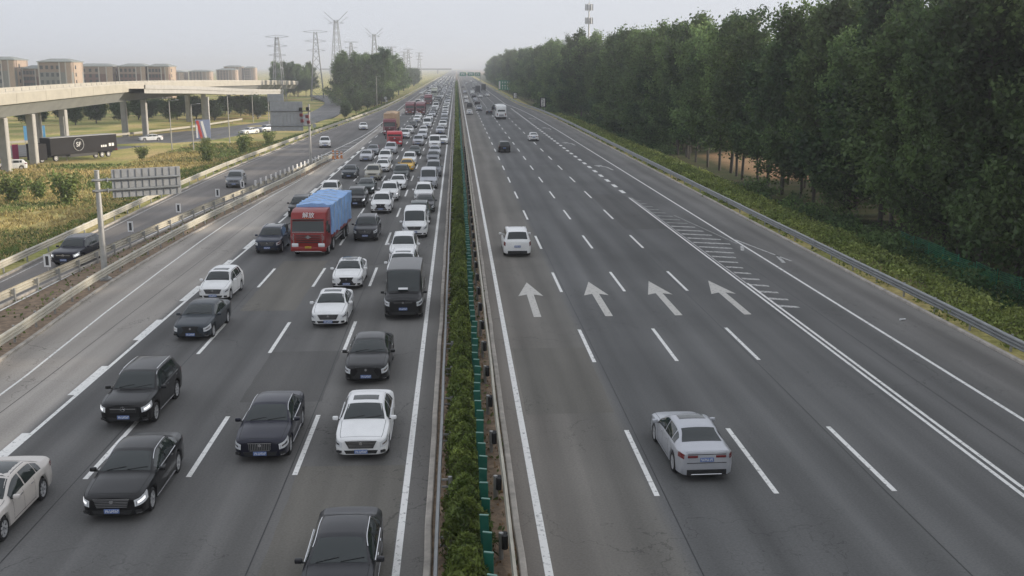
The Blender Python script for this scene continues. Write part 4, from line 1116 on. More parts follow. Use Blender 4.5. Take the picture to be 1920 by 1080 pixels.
CAR_NAME = {'sedan': 'sedan', 'coupe': 'sedan', 'hatch': 'hatchback', 'suv': 'suv', 'mpv': 'minivan', 'van': 'van', 'bigvan': 'van'}
CAR_CAT = {'sedan': 'car', 'coupe': 'car', 'hatch': 'car', 'suv': 'car', 'mpv': 'car', 'van': 'van', 'bigvan': 'van'}
SIMPLE = {}
def simple_car(kind):
    """tiny far car: one mesh, slots paint, glass, tyre, lamp, tail"""
    if kind in SIMPLE: return SIMPLE[kind]
    B = BODY[kind]; bme = body_mesh(B, 0.35); bm = bmesh.new()
    mats = [PAINT['white'], M_GLASS, M_TYRE, M_LAMP, M_TAIL, M_UNDER]
    def addm(me, idx, loc=(0, 0, 0)):
        n0 = len(bm.faces); tmp = me.copy(); tmp.transform(Matrix.Translation(loc)); bm.from_mesh(tmp); bm.faces.ensure_lookup_table()
        for f in bm.faces[n0:]: f.material_index = idx
    addm(bme, 0)
    for nm, me in glass_parts(B): addm(me, 1)
    tyre, _ = wheel_meshes(B.wrad)
    for wx in B.wx:
        for sy in (-1, 1): addm(tyre, 2, (sy * (B.hw - .13), -wx, B.wrad))
    for nm, me, loc, pt, subs in build_proto(kind, 'plain', 1):
        if nm == 'headlight': addm(me, 3)
        if nm == 'taillight': addm(me, 4)
        if nm in ('underbody', 'grille', 'bumper_intake', 'rear_skirt'): addm(me, 5)
    out = bpy.data.meshes.new(CAR_NAME[kind]); bm.to_mesh(out); bm.free()
    for m in mats: out.materials.append(m)
    SIMPLE[kind] = out
    return out

def car(kind, color, x, yf, label, style='plain', away=False, group=None, dz=0.0, yaw=0.0, roof=None, front=True, z=0.0):
    B = BODY[kind]; yc = yf + B.L / 2
    rz = (PI if away else 0.0) + yaw
    lod = 0 if yf < 135 else 1
    paint = PAINT[color]
    if yf > 330:
        o = link(CAR_NAME[kind], simple_car(kind), None, (x, yc, z), (0, 0, rz), paint=paint)
        return tag(o, label, CAR_CAT[kind], group)
    t = empty(CAR_NAME[kind], (x, yc, z), rz); tag(t, label, CAR_CAT[kind], group)
    for nm, me, loc, painted, subs in build_proto(kind, style, lod):
        o = link(nm, me, t, loc, paint=paint if painted else None)
        for sn, sm, sl in subs: link(sn, sm, o, sl)
    if roof: link('sunroof', sunroof_mesh(B, roof == 'pano'), t)
    return t
# ---- lorries, coach
def bevel_mesh(me, off, seg=2, ang=25):
    bm = bmesh.new(); bm.from_mesh(me)
    es = [e for e in bm.edges if len(e.link_faces) == 2 and e.calc_face_angle(0) > R(ang)]
    bmesh.ops.bevel(bm, geom=es, offset=off, segments=seg, affect='EDGES', profile=0.5, clamp_overlap=True)
    bm.to_mesh(me); bm.free()
    me.polygons.foreach_set('use_smooth', np.ones(len(me.polygons), dtype=bool)); me.set_sharp_from_angle(angle=R(35)); me.update()
    return me
def text_obj(s, size, m, parent, loc, rot, name='lettering', extrude=0.008):
    c = bpy.data.curves.new(name, 'FONT'); c.body = s; c.size = size; c.align_x = 'CENTER'; c.align_y = 'CENTER'; c.extrude = extrude
    c.materials.append(m)
    tmp = bpy.data.objects.new(name, c); me = bpy.data.meshes.new_from_object(tmp); me.name = name
    bpy.data.objects.remove(tmp)
    return link(name, me, parent, loc, rot)

def tarp_mesh(w, l, h, m, seed, amp=0.10):
    """sheeted load: wrinkled cover with a wavy hem"""
    nx, ny, nz_ = 10, 46, 12
    prof = [(-w / 2, z) for z in np.linspace(0, h, nz_)] + [(x, h + .12 * (1 - (2 * x / w) ** 2)) for x in np.linspace(-w / 2, w / 2, nx)[1:-1]] + [(w / 2, z) for z in np.linspace(h, 0, nz_)]
    V = []
    for j in range(ny):
        y = l * j / (ny - 1)
        for (x, z) in prof:
            nrm = Vector((x / (w / 2), 0, 0.6 if z >= h else 0))
            d = noise.fractal((x * .9, y * 1.3, z * .7 + seed), 0.7, 2.0, 4) * amp + noise.noise((x * 3 + seed, y * 2.6, z * .6)) * amp * .6
            fold = 0.03 * math.sin(y * 3.1 + 2.2 * noise.noise((y * .5, z, seed)))
            hem = 0.12 * noise.noise((y * 1.7, x, seed)) if z < 0.05 else 0
            V.append((x + nrm.x * (d + fold), y + noise.noise((x, z * 2, y + seed)) * .04, z + hem + (d * 1.2 if z >= h else 0)))
    k = len(prof); i = np.arange(ny * k).reshape(ny, k)
    F = np.stack([i[:-1, :-1], i[:-1, 1:], i[1:, 1:], i[1:, :-1]], -1).reshape(-1, 4).tolist() + [i[0].tolist(), i[-1][::-1].tolist()]
    me = bpy.data.meshes.new('tarpaulin'); me.from_pydata(V, [], F); me.materials.append(m)
    bm = bmesh.new(); bm.from_mesh(me); bmesh.ops.recalc_face_normals(bm, faces=bm.faces); bm.to_mesh(me); bm.free()
    me.polygons.foreach_set('use_smooth', np.ones(len(me.polygons), dtype=bool)); me.set_sharp_from_angle(angle=R(50))
    return me
M_TARP = mat('blue tarpaulin', (0.27, 0.46, 0.78), 0.5, var=0.12, scale=1.5, bump=0.3, bscale=5)
M_TARPT = mat('tan tarpaulin', (0.52, 0.36, 0.23), 0.7, var=0.15, scale=1.0, bump=0.3, bscale=5)
M_WALLROPE = mat('pale rope', (.45, .42, .36), .8)
M_AMBER = mat('amber lamp', (0.7, 0.25, 0.02), 0.3, coat=1)
TRUCK_WHEEL = wheel_meshes(0.50, 0.28)

def lorry(label, x, yf, paint, load, length=11.0, hcab=3.3, hload=3.4, yaw=0.0, lettering=None, detail=True, axles=(1.35, 3.2, 7.9, 9.3), tarp=None):
    t = empty('lorry', (x, yf, 0), yaw); tag(t, label, 'lorry')
    k = hcab / 3.3; W = 2.46
    c = MB(); c.prism([(.06, .55), (.0, .80), (0, 1.50), (.05, 1.72), (.20, 2.62 * k), (.30, 2.70 * k), (.50, 3.10 * k), (1.2, 3.30 * k), (2.15, 3.30 * k), (2.2, .85), (1.9, .62)], 'x', -W / 2, W / 2)
    link('cab', bevel_mesh(c.mesh('cab', paint), .07), t)
    ws = MB(); z0, z1 = 1.80, 2.55 * k
    ws.add([(-W / 2 + .12, .048, z0), (W / 2 - .12, .048, z0), (W / 2 - .16, .170, z1), (-W / 2 + .16, .170, z1)], [(0, 1, 2, 3)])
    m = ws.mesh('windshield', M_GLASS); m.transform(Matrix.Translation((0, -.012, 0))); link('windshield', m, t)
    for s in (-1, 1):
        sw = MB(); xx = s * (W / 2 + .006); sw.add([(xx, .30, 1.75), (xx, 1.15, 1.75), (xx, 1.15, 2.5 * k), (xx, .42, 2.5 * k)], [(0, 1, 2, 3)]); link('side_window', sw.mesh('side_window', M_GLASS), t)
        mr = MB(); mr.bbox((s * (W / 2 + .22), .10, 2.05 * k), (.16, .12, .60), .04); mr.bar((s * W / 2, .2, 2.4 * k), (s * (W / 2 + .22), .10, 2.3 * k), .04); link('mirror', mr.mesh('mirror', M_BLK, True), t)
        hl = MB(); hl.bbox((s * .92, -.01, .86), (.46, .10, .26), .04); hl.bbox((s * .98, -.02, .66), (.30, .06, .08), .02); link('headlight', hl.mesh('headlight', M_LAMP, True), t)
        st = MB(); st.bbox((s * (W / 2 - .1), .20, 1.05), (.10, .14, .8), .03); link('cab_step', st.mesh('cab_step', paint), t)
    vs = MB(); vs.bbox((0, .08, 2.66 * k), (W - .25, .16, .07), .02); link('sun_visor', vs.mesh('sun_visor', M_BLK), t)
    g = MB()
    for i in range(4): g.bbox((0, -.018, 1.52 - i * .155), (1.70 - .03 * i, .06, .05), .012)
    link('grille', g.mesh('grille', M_BLK), t)
    tr = MB()
    for s in (-1, 1): tr.bbox((s * .99, -.012, 1.25), (.05, .05, .75), .015); tr.bbox((s * 1.10, .0, 1.35), (.05, .04, .30), .012)
    tr.bbox((0, .035, 1.755), (W - .22, .05, .035), .01); link('chrome_trim', tr.mesh('chrome_trim', M_CHROME), t)
    e = MB(); e.tube((0, -.05, 1.42), (0, .0, 1.42), .12, n=14); e.box((0, -.04, 1.42), (.42, .03, .05)); link('emblem', e.mesh('emblem', M_CHROME), t)
    bp = MB(); bp.bbox((0, .06, .58), (W, .30, .34), .06); link('bumper', bevel_mesh(bp.mesh('bumper', paint), .01), t)
    bs = MB(); bs.bbox((0, -.06, .42), (1.9, .06, .06), .015); link('bumper_strip', bs.mesh('bumper_strip', M_CHROME), t)
    pl = link('licence_plate', PROTO.setdefault('plateY', None) or plate_mesh(M_PLATEY), t, (0, -.11, .72)); PROTO['plateY'] = pl.data
    PROTO[('chars', 'k')] = PROTO.get(('chars', 'k')) or plate_chars(-1, True); link('plate_characters', PROTO[('chars', 'k')], pl)
    if lettering:
        tilt = R(90 - 26)
        text_obj(lettering, .42, M_WHITE, t, (0, .365, 2.92 * k), (tilt, 0, 0))
        mk = MB()
        for i in (-1, 0, 1): mk.box((i * .2, .245, 2.735 * k), (.10, .02, .035))
        link('marker_lamp', mk.mesh('marker_lamp', M_AMBER), t)
    ch = MB(); ch.box((0, length / 2 + .6, .85), (.9, length - 1.6, .28)); ch.box((0, 1.2, .75), (1.9, 1.6, .3)); link('chassis', ch.mesh('chassis', M_BLK), t)
    for a in axles:
        for s in (-1, 1):
            w = link('wheel', TRUCK_WHEEL[0], t, (s * (W / 2 - .17), a, .50)); link('rim', TRUCK_WHEEL[1], w)
    if load == 'tarp':
        bed = MB(); bed.box((0, (length + 2.35) / 2, 1.12), (W, length - 2.35, .22)); link('load_bed', bed.mesh('load_bed', paint), t)
        o = link('tarpaulin', tarp_mesh(W + .02, length - 2.45, hload - 1.22, tarp or M_TARP, seed=x), t, (0, 2.42, 1.20))
    elif load == 'box':
        bx = MB(); bx.bbox((0, (length + 2.5) / 2, (hload + 1.1) / 2), (W + .04, length - 2.5, hload - 1.1), .04); link('cargo_box', bx.mesh('cargo_box', tarp or paint), t)
        rb = MB()
        for i in range(int((length - 2.5) / .6)):
            for s in (-1, 1): rb.box((s * (W / 2 + .03), 2.8 + i * .6, (hload + 1.1) / 2), (.05, .06, hload - 1.2))
        link('cargo_rib', rb.mesh('cargo_rib', tarp or paint), t)
    elif load == 'low':
        for s in (-1, 1):
            sd = MB(); sd.box((s * (W / 2 - .03), (length + 2.4) / 2, 1.5), (.06, length - 2.4, .7)); link('side_board', sd.mesh('side_board', paint), t)
        bed = MB(); bed.box((0, (length + 2.4) / 2, 1.12), (W - .14, length - 2.4, .2)); link('load_bed', bed.mesh('load_bed', paint), t)
        hb = MB(); hb.box((0, 2.5, 1.85), (W - .14, .08, 1.3)); hb.box((0, length, 1.5), (W - .14, .06, .7)); link('head_board', hb.mesh('head_board', paint), t)
    if load == 'tarp':
        for i in range(6):
            rp = MB(); y = 3.2 + i * (length - 4.0) / 5
            for s in (-1, 1): rp.bar((s * (W / 2 + .10), y, 1.1), (s * (W / 2 + .09), y + .12, hload - .02), .022); rp.bar((s * (W / 2 + .09), y + .12, hload - .02), (0, y + .16, hload + .24), .022)
            link('rope', rp.mesh('rope', M_WALLROPE), t)
    if detail and load != 'low':
        for s in (-1, 1):
            sg = MB()
            for z in (.62, .82): sg.box((s * (W / 2 - .04), 5.5, z), (.04, 2.9, .08))
            link('side_guard', sg.mesh('side_guard', M_POST), t)
    return t

lorry('large red lorry with blue sheeted load and lettering above its windscreen', -10.40, 72.4, PAINT['red'], 'tarp', 11.2, 3.25, 3.35, yaw=R(-3.5), lettering='解放')
lorry('bright red low sided lorry just ahead of the tan sheeted lorry', -10.35, 175.7, PAINT['bred'], 'low', 9.0, 2.55, 2.0, yaw=R(2), axles=(1.3, 5.6, 6.9))
lorry('red cabbed lorry with tall tan load behind the bright red lorry', -13.0, 205.0, PAINT['maroon'], 'tarp', 14, 3.2, 4.1, tarp=M_TARPT, axles=(1.35, 3.2, 10, 11.3, 12.6))
lorry('maroon lorry in the outer lane beside its maroon twin', -13.1, 297.0, PAINT['maroon'], 'box', 12, 3.1, 3.3, detail=False)
lorry('maroon lorry in the third lane beside its maroon twin', -10.1, 296.0, PAINT['maroon'], 'box', 12, 3.1, 3.3, detail=False)
lorry('dark maroon lorry behind the two side by side maroon lorries', -10.0, 371.0, PAINT['maroon'], 'box', 12, 3.2, 3.5, detail=False)
lorry('cream box lorry far up the outer side of the queue', -9.9, 472.0, PAINT['cream'], 'box', 11, 3.4, 4.0, detail=False)

def coach(label, x, yr):
    t = empty('coach', (x, yr, 0)); tag(t, label, 'coach')
    W, L, Hh = 2.5, 11.5, 3.45; p = PAINT['white']
    b = MB(); b.prism([(0.0, .45), (-.02, 1.2), (.10, 3.0), (.35, Hh), (L - .3, Hh), (L, 2.6), (L, .4)], 'x', -W / 2, W / 2); link('body', bevel_mesh(b.mesh('body', p), .12, 3), t)
    rw = MB(); rw.add([(-.95, .055, 1.95), (.95, .055, 1.95), (.90, .135, 2.85), (-.90, .135, 2.85)], [(0, 1, 2, 3)]); m = rw.mesh('rear_window', M_GLASS); m.transform(Matrix.Translation((0, -.035, 0))); link('rear_window', m, t)
    for s in (-1, 1):
        tl = MB(); tl.bbox((s * 1.02, .03, 1.25), (.22, .12, .55), .03); link('taillight', tl.mesh('taillight', M_TAIL), t)
        for i in range(5):
            sw = MB(); sw.box((s * (W / 2 + .004), 1.5 + i * 2.0, 2.4), (.02, 1.85, .95)); link('side_window', sw.mesh('side_window', M_GLASS), t)
        for a in (3.0, 8.8):
            w = link('wheel', TRUCK_WHEEL[0], t, (s * (W / 2 - .17), a, .5)); link('rim', TRUCK_WHEEL[1], w)
    g = MB(); g.bbox((0, -.02, 1.0), (1.2, .06, .5), .02); link('engine_grille', g.mesh('engine_grille', mat('coach grey', (.35, .35, .36), .5)), t)
    bp = MB(); bp.bbox((0, .05, .48), (W - .05, .22, .28), .05); link('bumper', bp.mesh('bumper', M_BLK), t)
    ac = MB(); ac.bbox((0, 5.5, Hh + .10), (1.7, 3.2, .24), .08); link('roof_unit', ac.mesh('roof_unit', p), t)
    return t
coach('white coach driving away in the third open lane', 11.3, 268.7)

def box_lorry_away(label, x, yr, m):
    t = empty('lorry', (x, yr, 0)); tag(t, label, 'lorry')
    b = MB(); b.bbox((0, 3.6, 2.3), (2.45, 7.2, 2.7), .05); link('cargo_box', b.mesh('cargo_box', m), t)
    d = MB(); d.box((0, -.012, 2.3), (.03, .02, 2.5)); d.box((-.3, -.02, 2.2), (.03, .03, 2.4)); d.box((.3, -.02, 2.2), (.03, .03, 2.4)); link('rear_door', d.mesh('rear_door', M_DARKMETAL), t)
    c = MB(); c.bbox((0, 8.3, 1.6), (2.2, 1.8, 2.0), .1); link('cab', c.mesh('cab', m), t)
    ch = MB(); ch.box((0, 3.6, .8), (.9, 7.2, .25)); ch.box((0, .02, .62), (2.2, .1, .14)); link('chassis', ch.mesh('chassis', M_BLK), t)
    for a in (1.4, 8.0):
        for s in (-1, 1): link('wheel', TRUCK_WHEEL[0], t, (s * 1.02, a, .5))
box_lorry_away('dark grey box lorry driving away past the cluster of white cars', 11.0, 550.3, mat('dark lorry box', (.05, .05, .055), .6))
box_lorry_away('pale topped box lorry farthest off in the open lanes', 11.2, 661.5, mat('pale lorry box', (.5, .5, .5), .6))
box_lorry_away('wide dark lorry in the outer open lane near the end of the wood', 15.3, 600.6, mat('dark lorry box', (.05, .05, .055), .6))

# ---- the queue, towards the camera: (kind, paint, X, Y of the front, style, roof, yaw in degrees, label)
Q = [
 ('sedan', 'dgrey', -3.07, 23.0, 'wide', None, 0, 'dark grey sedan cut off by the lower picture edge beside the median'),
 ('sedan', 'pearl', -13.85, 27.5, 'plain', 'pano', 0, 'pale pearl sedan with black roof cut off by the picture corner'),
 ('sedan', 'white', -3.38, 34.0, 'wide', 'sun', 0, 'white sedan with sunroof and striped grille, nearest white car to the median'),
 ('sedan', 'navy', -6.78, 34.0, 'ribs', None, 0, 'dark navy sedan with upright chrome grille ribs in the second lane'),
 ('coupe', 'black', -10.25, 29.4, 'bars', None, 0, 'long black sedan with wide chrome barred grille beside the pale pearl sedan'),
 ('suv', 'black', -12.40, 37.7, 'star', None, -1, 'black suv with a round star emblem on its grille'),
 ('coupe', 'black', -3.95, 42.8, 'spindle', None, 0, 'black sedan with waisted grille behind the white sunroof sedan'),
 ('sedan', 'slate', -13.05, 50.5, 'spindle', None, -2, 'slate blue sedan on the edge line below the white hatchback'),
 ('hatch', 'white', -13.95, 59.3, 'wide', 'sun', -2, 'white hatchback straddling the edge line of the shoulder'),
 ('sedan', 'white', -6.72, 52.8, 'wide', 'sun', 0, 'white sedan with sunroof in the second lane left of the black van'),
 ('sedan', 'white', -6.76, 62.4, 'spindle', 'pano', 0, 'white sedan with dark glass roof in the second lane'),
 ('bigvan', 'black', -2.95, 54.3, 'plain', None, 0, 'tall black van with a white card behind its windscreen'),
 ('suv', 'white', -3.50, 63.5, 'wide', 'sun', 0, 'white suv with sunroof directly behind the tall black van'),
 ('suv', 'white', -3.80, 70.6, 'plain', None, 0, 'white suv second behind the tall black van'),
 ('van', 'white', -3.42, 81.6, 'wide', None, 0, 'white van with grey windscreen in the lane by the median'),
 ('suv', 'dgrey', -7.15, 80.2, 'wide', None, 0, 'dark grey suv alone in the second lane beside the red lorry'),
 ('suv', 'dblue', -13.65, 75.0, 'wide', 'pano', -1, 'dark blue suv beside the cab of the red lorry'),
 ('suv', 'dgreen', -3.35, 88.6, 'plain', None, 0, 'dark green suv close behind the white van'),
 ('sedan', 'dgrey', -3.05, 96.2, 'plain', None, 0, 'dark grey sedan two behind the white van'),
 ('suv', 'white', -3.40, 103.8, 'plain', None, 0, 'white suv just in front of the silver van'),
 ('van', 'silver', -3.22, 115.7, 'plain', None, 0, 'silver van in the lane by the median'),
 ('mpv', 'grey', -2.95, 128.5, 'plain', None, 0, 'grey minivan close behind the silver van'),
 ('sedan', 'grey', -3.44, 149.0, 'plain', None, 0, 'grey sedan two cars behind the silver van'),
 ('sedan', 'silver', -3.4, 158.5, 'plain', None, 0, 'silver sedan ahead of the farther white van'),
 ('van', 'white', -3.7, 174.2, 'plain', None, 0, 'farther white van in the lane by the median'),
 ('sedan', 'white', -2.5, 184.1, 'plain', None, 0, 'white sedan half hidden beside the farther white van'),
 ('suv', 'white', -7.05, 95.8, 'spindle', None, 0, 'white suv behind the dark grey suv in the second lane'),
 ('suv', 'white', -6.89, 104.9, 'star', None, 0, 'white suv in the second lane, second of three white ones in a row'),
 ('sedan', 'white', -6.58, 114.8, 'wide', None, 0, 'white sedan in the second lane, third of three white ones in a row'),
 ('suv', 'dgreen', -6.73, 124.4, 'plain', None, 0, 'dark green suv in front of the yellow taxi'),
 ('sedan', 'yellow', -6.56, 135.6, 'plain', None, 0, 'orange yellow taxi in the second lane'),
 ('suv', 'white', -6.55, 143.5, 'plain', None, 0, 'white suv right behind the yellow taxi'),
 ('sedan', 'dgreen', -6.45, 159.2, 'plain', None, 0, 'dark green sedan two cars behind the yellow taxi'),
 ('suv', 'silver', -6.64, 180.4, 'plain', None, 0, 'silver suv in the second lane behind the dark green sedan'),
 ('suv', 'black', -9.78, 100.1, 'star', None, 0, 'black suv at the tail of the blue sheeted lorry'),
 ('coupe', 'dgreen', -9.75, 111.0, 'bars', None, 0, 'dark green sedan with bright headlamps ahead of the beige suv'),
 ('suv', 'beige', -10.07, 124.6, 'plain', None, 0, 'beige suv in the third lane'),
 ('sedan', 'white', -9.65, 135.0, 'plain', None, 0, 'white sedan half hidden behind the beige suv'),
 ('suv', 'white', -10.14, 147.4, 'plain', None, 0, 'white suv two behind the beige suv in the third lane'),
 ('suv', 'silver', -10.3, 163.0, 'plain', None, 0, 'silver suv right under the bright red lorry'),
 ('suv', 'white', -13.0, 106.0, 'plain', None, 0, 'white suv looking over the roof of the blue sheeted load'),
 ('suv', 'black', -14.25, 93.6, 'plain', None, 0, 'black suv hidden beside the blue sheeted load'),
 ('sedan', 'slate', -13.09, 127.2, 'plain', None, 0, 'slate grey sedan in the outer lane at the edge line'),
 ('sedan', 'silver', -13.05, 151.1, 'plain', None, 0, 'silver sedan in the outer lane beyond the orange gore posts'),
 ('sedan', 'grey', -12.9, 161.5, 'plain', None, 0, 'grey sedan behind the silver one in the outer lane'),
]
for k, c, x, y, st, rf, yw, lab in Q: car(k, c, x * .984, y * .982, lab, st, roof=rf, yaw=R(yw))     # bumpers hang 0.25 m above the road
card = MB(); card.box((0, 0, 0), (.5, .02, .13)); o = card.obj('paper_card', M_WHITE, None, (-2.93, 53.32 + .93, 1.52)); o.rotation_euler = (R(-52), 0, 0); tag(o, 'white card lying on the dashboard of the tall black van', 'card')

ORD = ['first', 'second', 'third', 'fourth', 'fifth', 'sixth', 'seventh', 'eighth', 'ninth']
G_Q = 'queueing cars'
mid = {  # lane -> (x, [(Y, kind, paint)])
 'lane by the median': (-3.3, [(209.5, 'sedan', 'silver'), (228, 'suv', 'white'), (243, 'sedan', 'grey'), (260, 'sedan', 'grey'), (282, 'sedan', 'silver'), (296, 'sedan', 'white'), (309, 'suv', 'white'), (322, 'sedan', 'white')]),
 'second lane': (-6.6, [(195, 'sedan', 'silver'), (209, 'hatch', 'white'), (232, 'van', 'white'), (248, 'sedan', 'grey'), (263, 'sedan', 'white'), (283, 'sedan', 'silver'), (298, 'sedan', 'dgrey'), (308, 'suv', 'white'), (322, 'sedan', 'white')]),
 'third lane': (-9.8, [(196, 'suv', 'white'), (211, 'sedan', 'white'), (230, 'sedan', 'dgrey'), (255, 'hatch', 'white'), (272, 'sedan', 'white')]),
}
for lane, (lx, lst) in mid.items():
    seen = {}
    for (y, k, c) in lst:
        kn = CAR_NAME[k]; key = (c, kn); seen[key] = seen.get(key, 0) + 1
        tot = sum(1 for q in lst if (q[2], CAR_NAME[q[1]]) == key)
        cn = {'dgrey': 'dark grey'}.get(c, c)
        anchor = {'lane by the median': 'past the farther white van', 'second lane': 'past the silver suv', 'third lane': 'past the bright red lorry'}[lane]
        lab = f'small {cn} {kn} in the {lane} {anchor}' if tot == 1 else f'{ORD[seen[key] - 1]} small {cn} {kn} in the {lane} {anchor}'
        car(k, c, lx + RS.uniform(-.25, .25), y, lab, group=G_Q)
cols = ['white'] * 9 + ['silver'] * 3 + ['grey'] * 2 + ['dgrey', 'black', 'slate', 'cream']
for lane, lx in ((1, -3.4), (2, -6.8), (3, -10.2), (4, -13.5), (5, -17.0)):
    y = {1: 335, 2: 335, 3: 400, 4: 330, 5: 520}[lane]
    while y < 1500:
        if not (lane == 3 and (y < 388 or 465 < y < 490)):
            c = cols[RS.randint(len(cols))]; k = ['sedan', 'sedan', 'suv', 'suv', 'hatch', 'van'][RS.randint(6)]
            cn = {'dgrey': 'dark', 'black': 'dark', 'slate': 'dark', 'grey': 'grey', 'cream': 'pale', 'silver': 'silver', 'white': 'white'}[c]
            car(k, c, lx + RS.uniform(-.35, .35), y, f'tiny {cn} {CAR_NAME[k]} far back in the queue near the horizon', group=f'tiny {cn} {CAR_NAME[k]}s far back in the queue')
        y += RS.uniform(7.5, 13) + (y - 330) * 0.012 + (12 if lane == 5 else 0)

# ---- open side, driving away: Y is the rear bumper
A = [
 ('sedan', 'silver', 7.88, 31.6, 'plain', 'sun', R(1.5), 'silver sedan alone in the near open lanes driving away'),
 ('mpv', 'white', 4.18, 72.9, 'plain', 'sun', 0, 'white minivan driving away in the lane by the hedge'),
 ('suv', 'black', 7.46, 165.7, 'plain', None, 0, 'black suv driving away in the second open lane'),
 ('sedan', 'white', 13.96, 191.5, 'plain', None, 0, 'white sedan driving away beside the short block markings'),
 ('sedan', 'black', 9.25, 301.7, 'plain', None, 0, 'black sedan just beside the white coach'),
 ('suv', 'dgrey', 11.9, 332.5, 'plain', None, 0, 'dark grey suv ahead of the white coach'),
 ('sedan', 'white', 3.6, 299.2, 'plain', None, 0, 'white sedan, last of the cars in the open lane by the hedge'),
 ('suv', 'black', 4.3, 353.3, 'plain', None, 0, 'black suv between two white sedans in the open lane by the hedge'),
 ('sedan', 'white', 3.8, 399.3, 'plain', None, 0, 'white sedan ahead of the black suv by the hedge'),
 ('sedan', 'white', 3.9, 450.2, 'plain', None, 0, 'farther white sedan by the hedge, second ahead of the black suv'),
 ('suv', 'silver', 4.3, 546.1, 'plain', None, 0, 'silver suv far along the open lane by the hedge'),
 ('suv', 'silver', 6.95, 328.6, 'plain', None, 0, 'silver suv, last car in the second open lane cluster'),
 ('sedan', 'black', 7.4, 381.6, 'plain', None, 0, 'black sedan ahead of the silver suv in the second open lane'),
 ('sedan', 'silver', 7.4, 418.3, 'plain', None, 0, 'silver sedan ahead of the black sedan in the second open lane'),
 ('sedan', 'dgrey', 7.6, 470.0, 'plain', None, 0, 'dark grey sedan behind the far white van'),
 ('van', 'white', 7.8, 528.3, 'plain', None, 0, 'white van far off in the second open lane'),
 ('sedan', 'white', 10.6, 471.0, 'plain', None, 0, 'white sedan behind the dark box lorry'),
 ('sedan', 'white', 14.2, 488.4, 'plain', None, 0, 'white sedan in the outer open lane beyond the coach'),
 ('sedan', 'white', 8.0, 855.9, 'plain', None, 0, 'tiny white car almost at the green gantry'),
 ('sedan', 'white', 13.3, 983.7, 'plain', None, 0, 'tiny white car under the green gantry'),
 ('sedan', 'grey', 4.1, 700.0, 'plain', None, 0, 'tiny grey car far along the hedge on the open side'),
]
for k, c, x, y, st, rf, yw, lab in A: car(k, c, x * .984, y * .982, lab, st, away=True, roof=rf, yaw=yw)
car('suv', 'navy', -25.9, 69.5, 'dark suv on the slip road behind the slim guardrail', 'star', yaw=R(-4))
car('suv', 'grey', -24.6, 115.5, 'grey suv on the slip road beside the gore stripes', 'plain', yaw=R(5), z=.005)
car('suv', 'white', -21.9, 174.0, 'white suv on the slip road beyond the camera pole', yaw=R(7), z=.005)
car('sedan', 'white', -19.9, 224.0, 'white sedan on the slip road beside the bright red lorry', yaw=R(7), z=.005)
car('sedan', 'white', -63.2, 219.0, 'white car alone on the lower road below the flyover', yaw=R(-60), z=tz(-63, 222) + .05)
car('sedan', 'white', -47.0, 240.0, 'white car on the lower road nearer the large sign backs', yaw=R(-35), z=tz(-46, 242) + .05)
car('suv', 'silver', -45.0, 250.0, 'silver car on the lower road behind the other white one', yaw=R(-35), z=tz(-45, 252) + .05)
# ------------------------------------------------------------------ signs, poles, posts
def sign_back(parent, w, h, x0, z0, ribs=9, name='sign_panel'):
    """panel in the local XZ plane, seen from behind (-Y), with vertical stiffening ribs"""
    p = MB(); p.bbox((x0 + w / 2, .04, z0 + h / 2), (w, .03, h), .008, seg=1)
    o = link(name, p.mesh(name, M_SIGNBACK), parent)
    rm = MB(); rm.box((0, 0, 0), (.05, .04, h * .96)); rme = rm.mesh('rib', M_POST)
    for i in range(ribs): link('rib', rme, o, (x0 + w * (i + .5) / ribs, 0, z0 + h / 2))
    return o
t = empty('cantilever_sign', (-22.0, 65.2, 0), R(30)); tag(t, 'grey cantilever signpost seen from behind beside the bare soil strip', 'road sign')
p = MB(); p.tube((0, 0, -.1), (0, 0, 6.75), .20, .15, n=14); p.tube((0, 0, 6.75), (0, 0, 6.80), .17, n=14); p.box((0, 0, .05), (.7, .7, .12)); link('pole', p.mesh('pole', M_POST, True), t)
for z in (6.2, 5.55):
    a = MB(); a.tube((-.35, -.12, z), (4.95, -.12, z), .085, n=10); link('arm', a.mesh('arm', M_STEEL, True), t)
    f = MB(); f.box((0, -.05, z), (.46, .42, .06)); f.box((.55, -.12, z), (.06, .26, .26)); link('flange', f.mesh('flange', M_POST), t)
sign_back(t, 4.2, 1.75, .85, 5.05, 10)

t = empty('gantry_sign', (-19.2, 139.0, 0), 0); tag(t, 'large grey sign backs on a tall pole beside the gore', 'road sign')
p = MB(); p.tube((0, 0, -.1), (0, 0, 8.3), .17, .12, n=12); link('pole', p.mesh('pole', M_CONC, True), t)
for z in (5.5, 7.4):
    a = MB(); a.tube((-5.2, -.12, z), (.3, -.12, z), .08, n=8); link('arm', a.mesh('arm', M_STEEL, True), t)
sign_back(t, 4.2, 3.75, -5.0, 4.85, 9); sign_back(t, 2.05, .95, -5.25, 8.62, 4)
cm = empty('camera_cluster', (-19.6, 138.6, 6.9)); tag(cm, 'dark red camera and flash boxes on the tall sign pole', 'camera')
M_RBOX = mat('dark red box', (.16, .03, .035), .5)
for i, (dx, dz) in enumerate(((-.55, .0), (.2, -.2), (-.45, -.75), (.35, -.9), (-.6, .75), (.3, .8))):
    b = MB(); b.bbox((dx, 0, dz), (.38, .5, .42), .04); link('camera_box', b.mesh('camera_box', M_RBOX if i < 4 else M_BLK), cm)
b = MB(); b.box((-.1, .12, 0), (.9, .05, .05)); b.box((-.1, .12, -.8), (.9, .05, .05)); link('bracket', b.mesh('bracket', M_POST), cm)

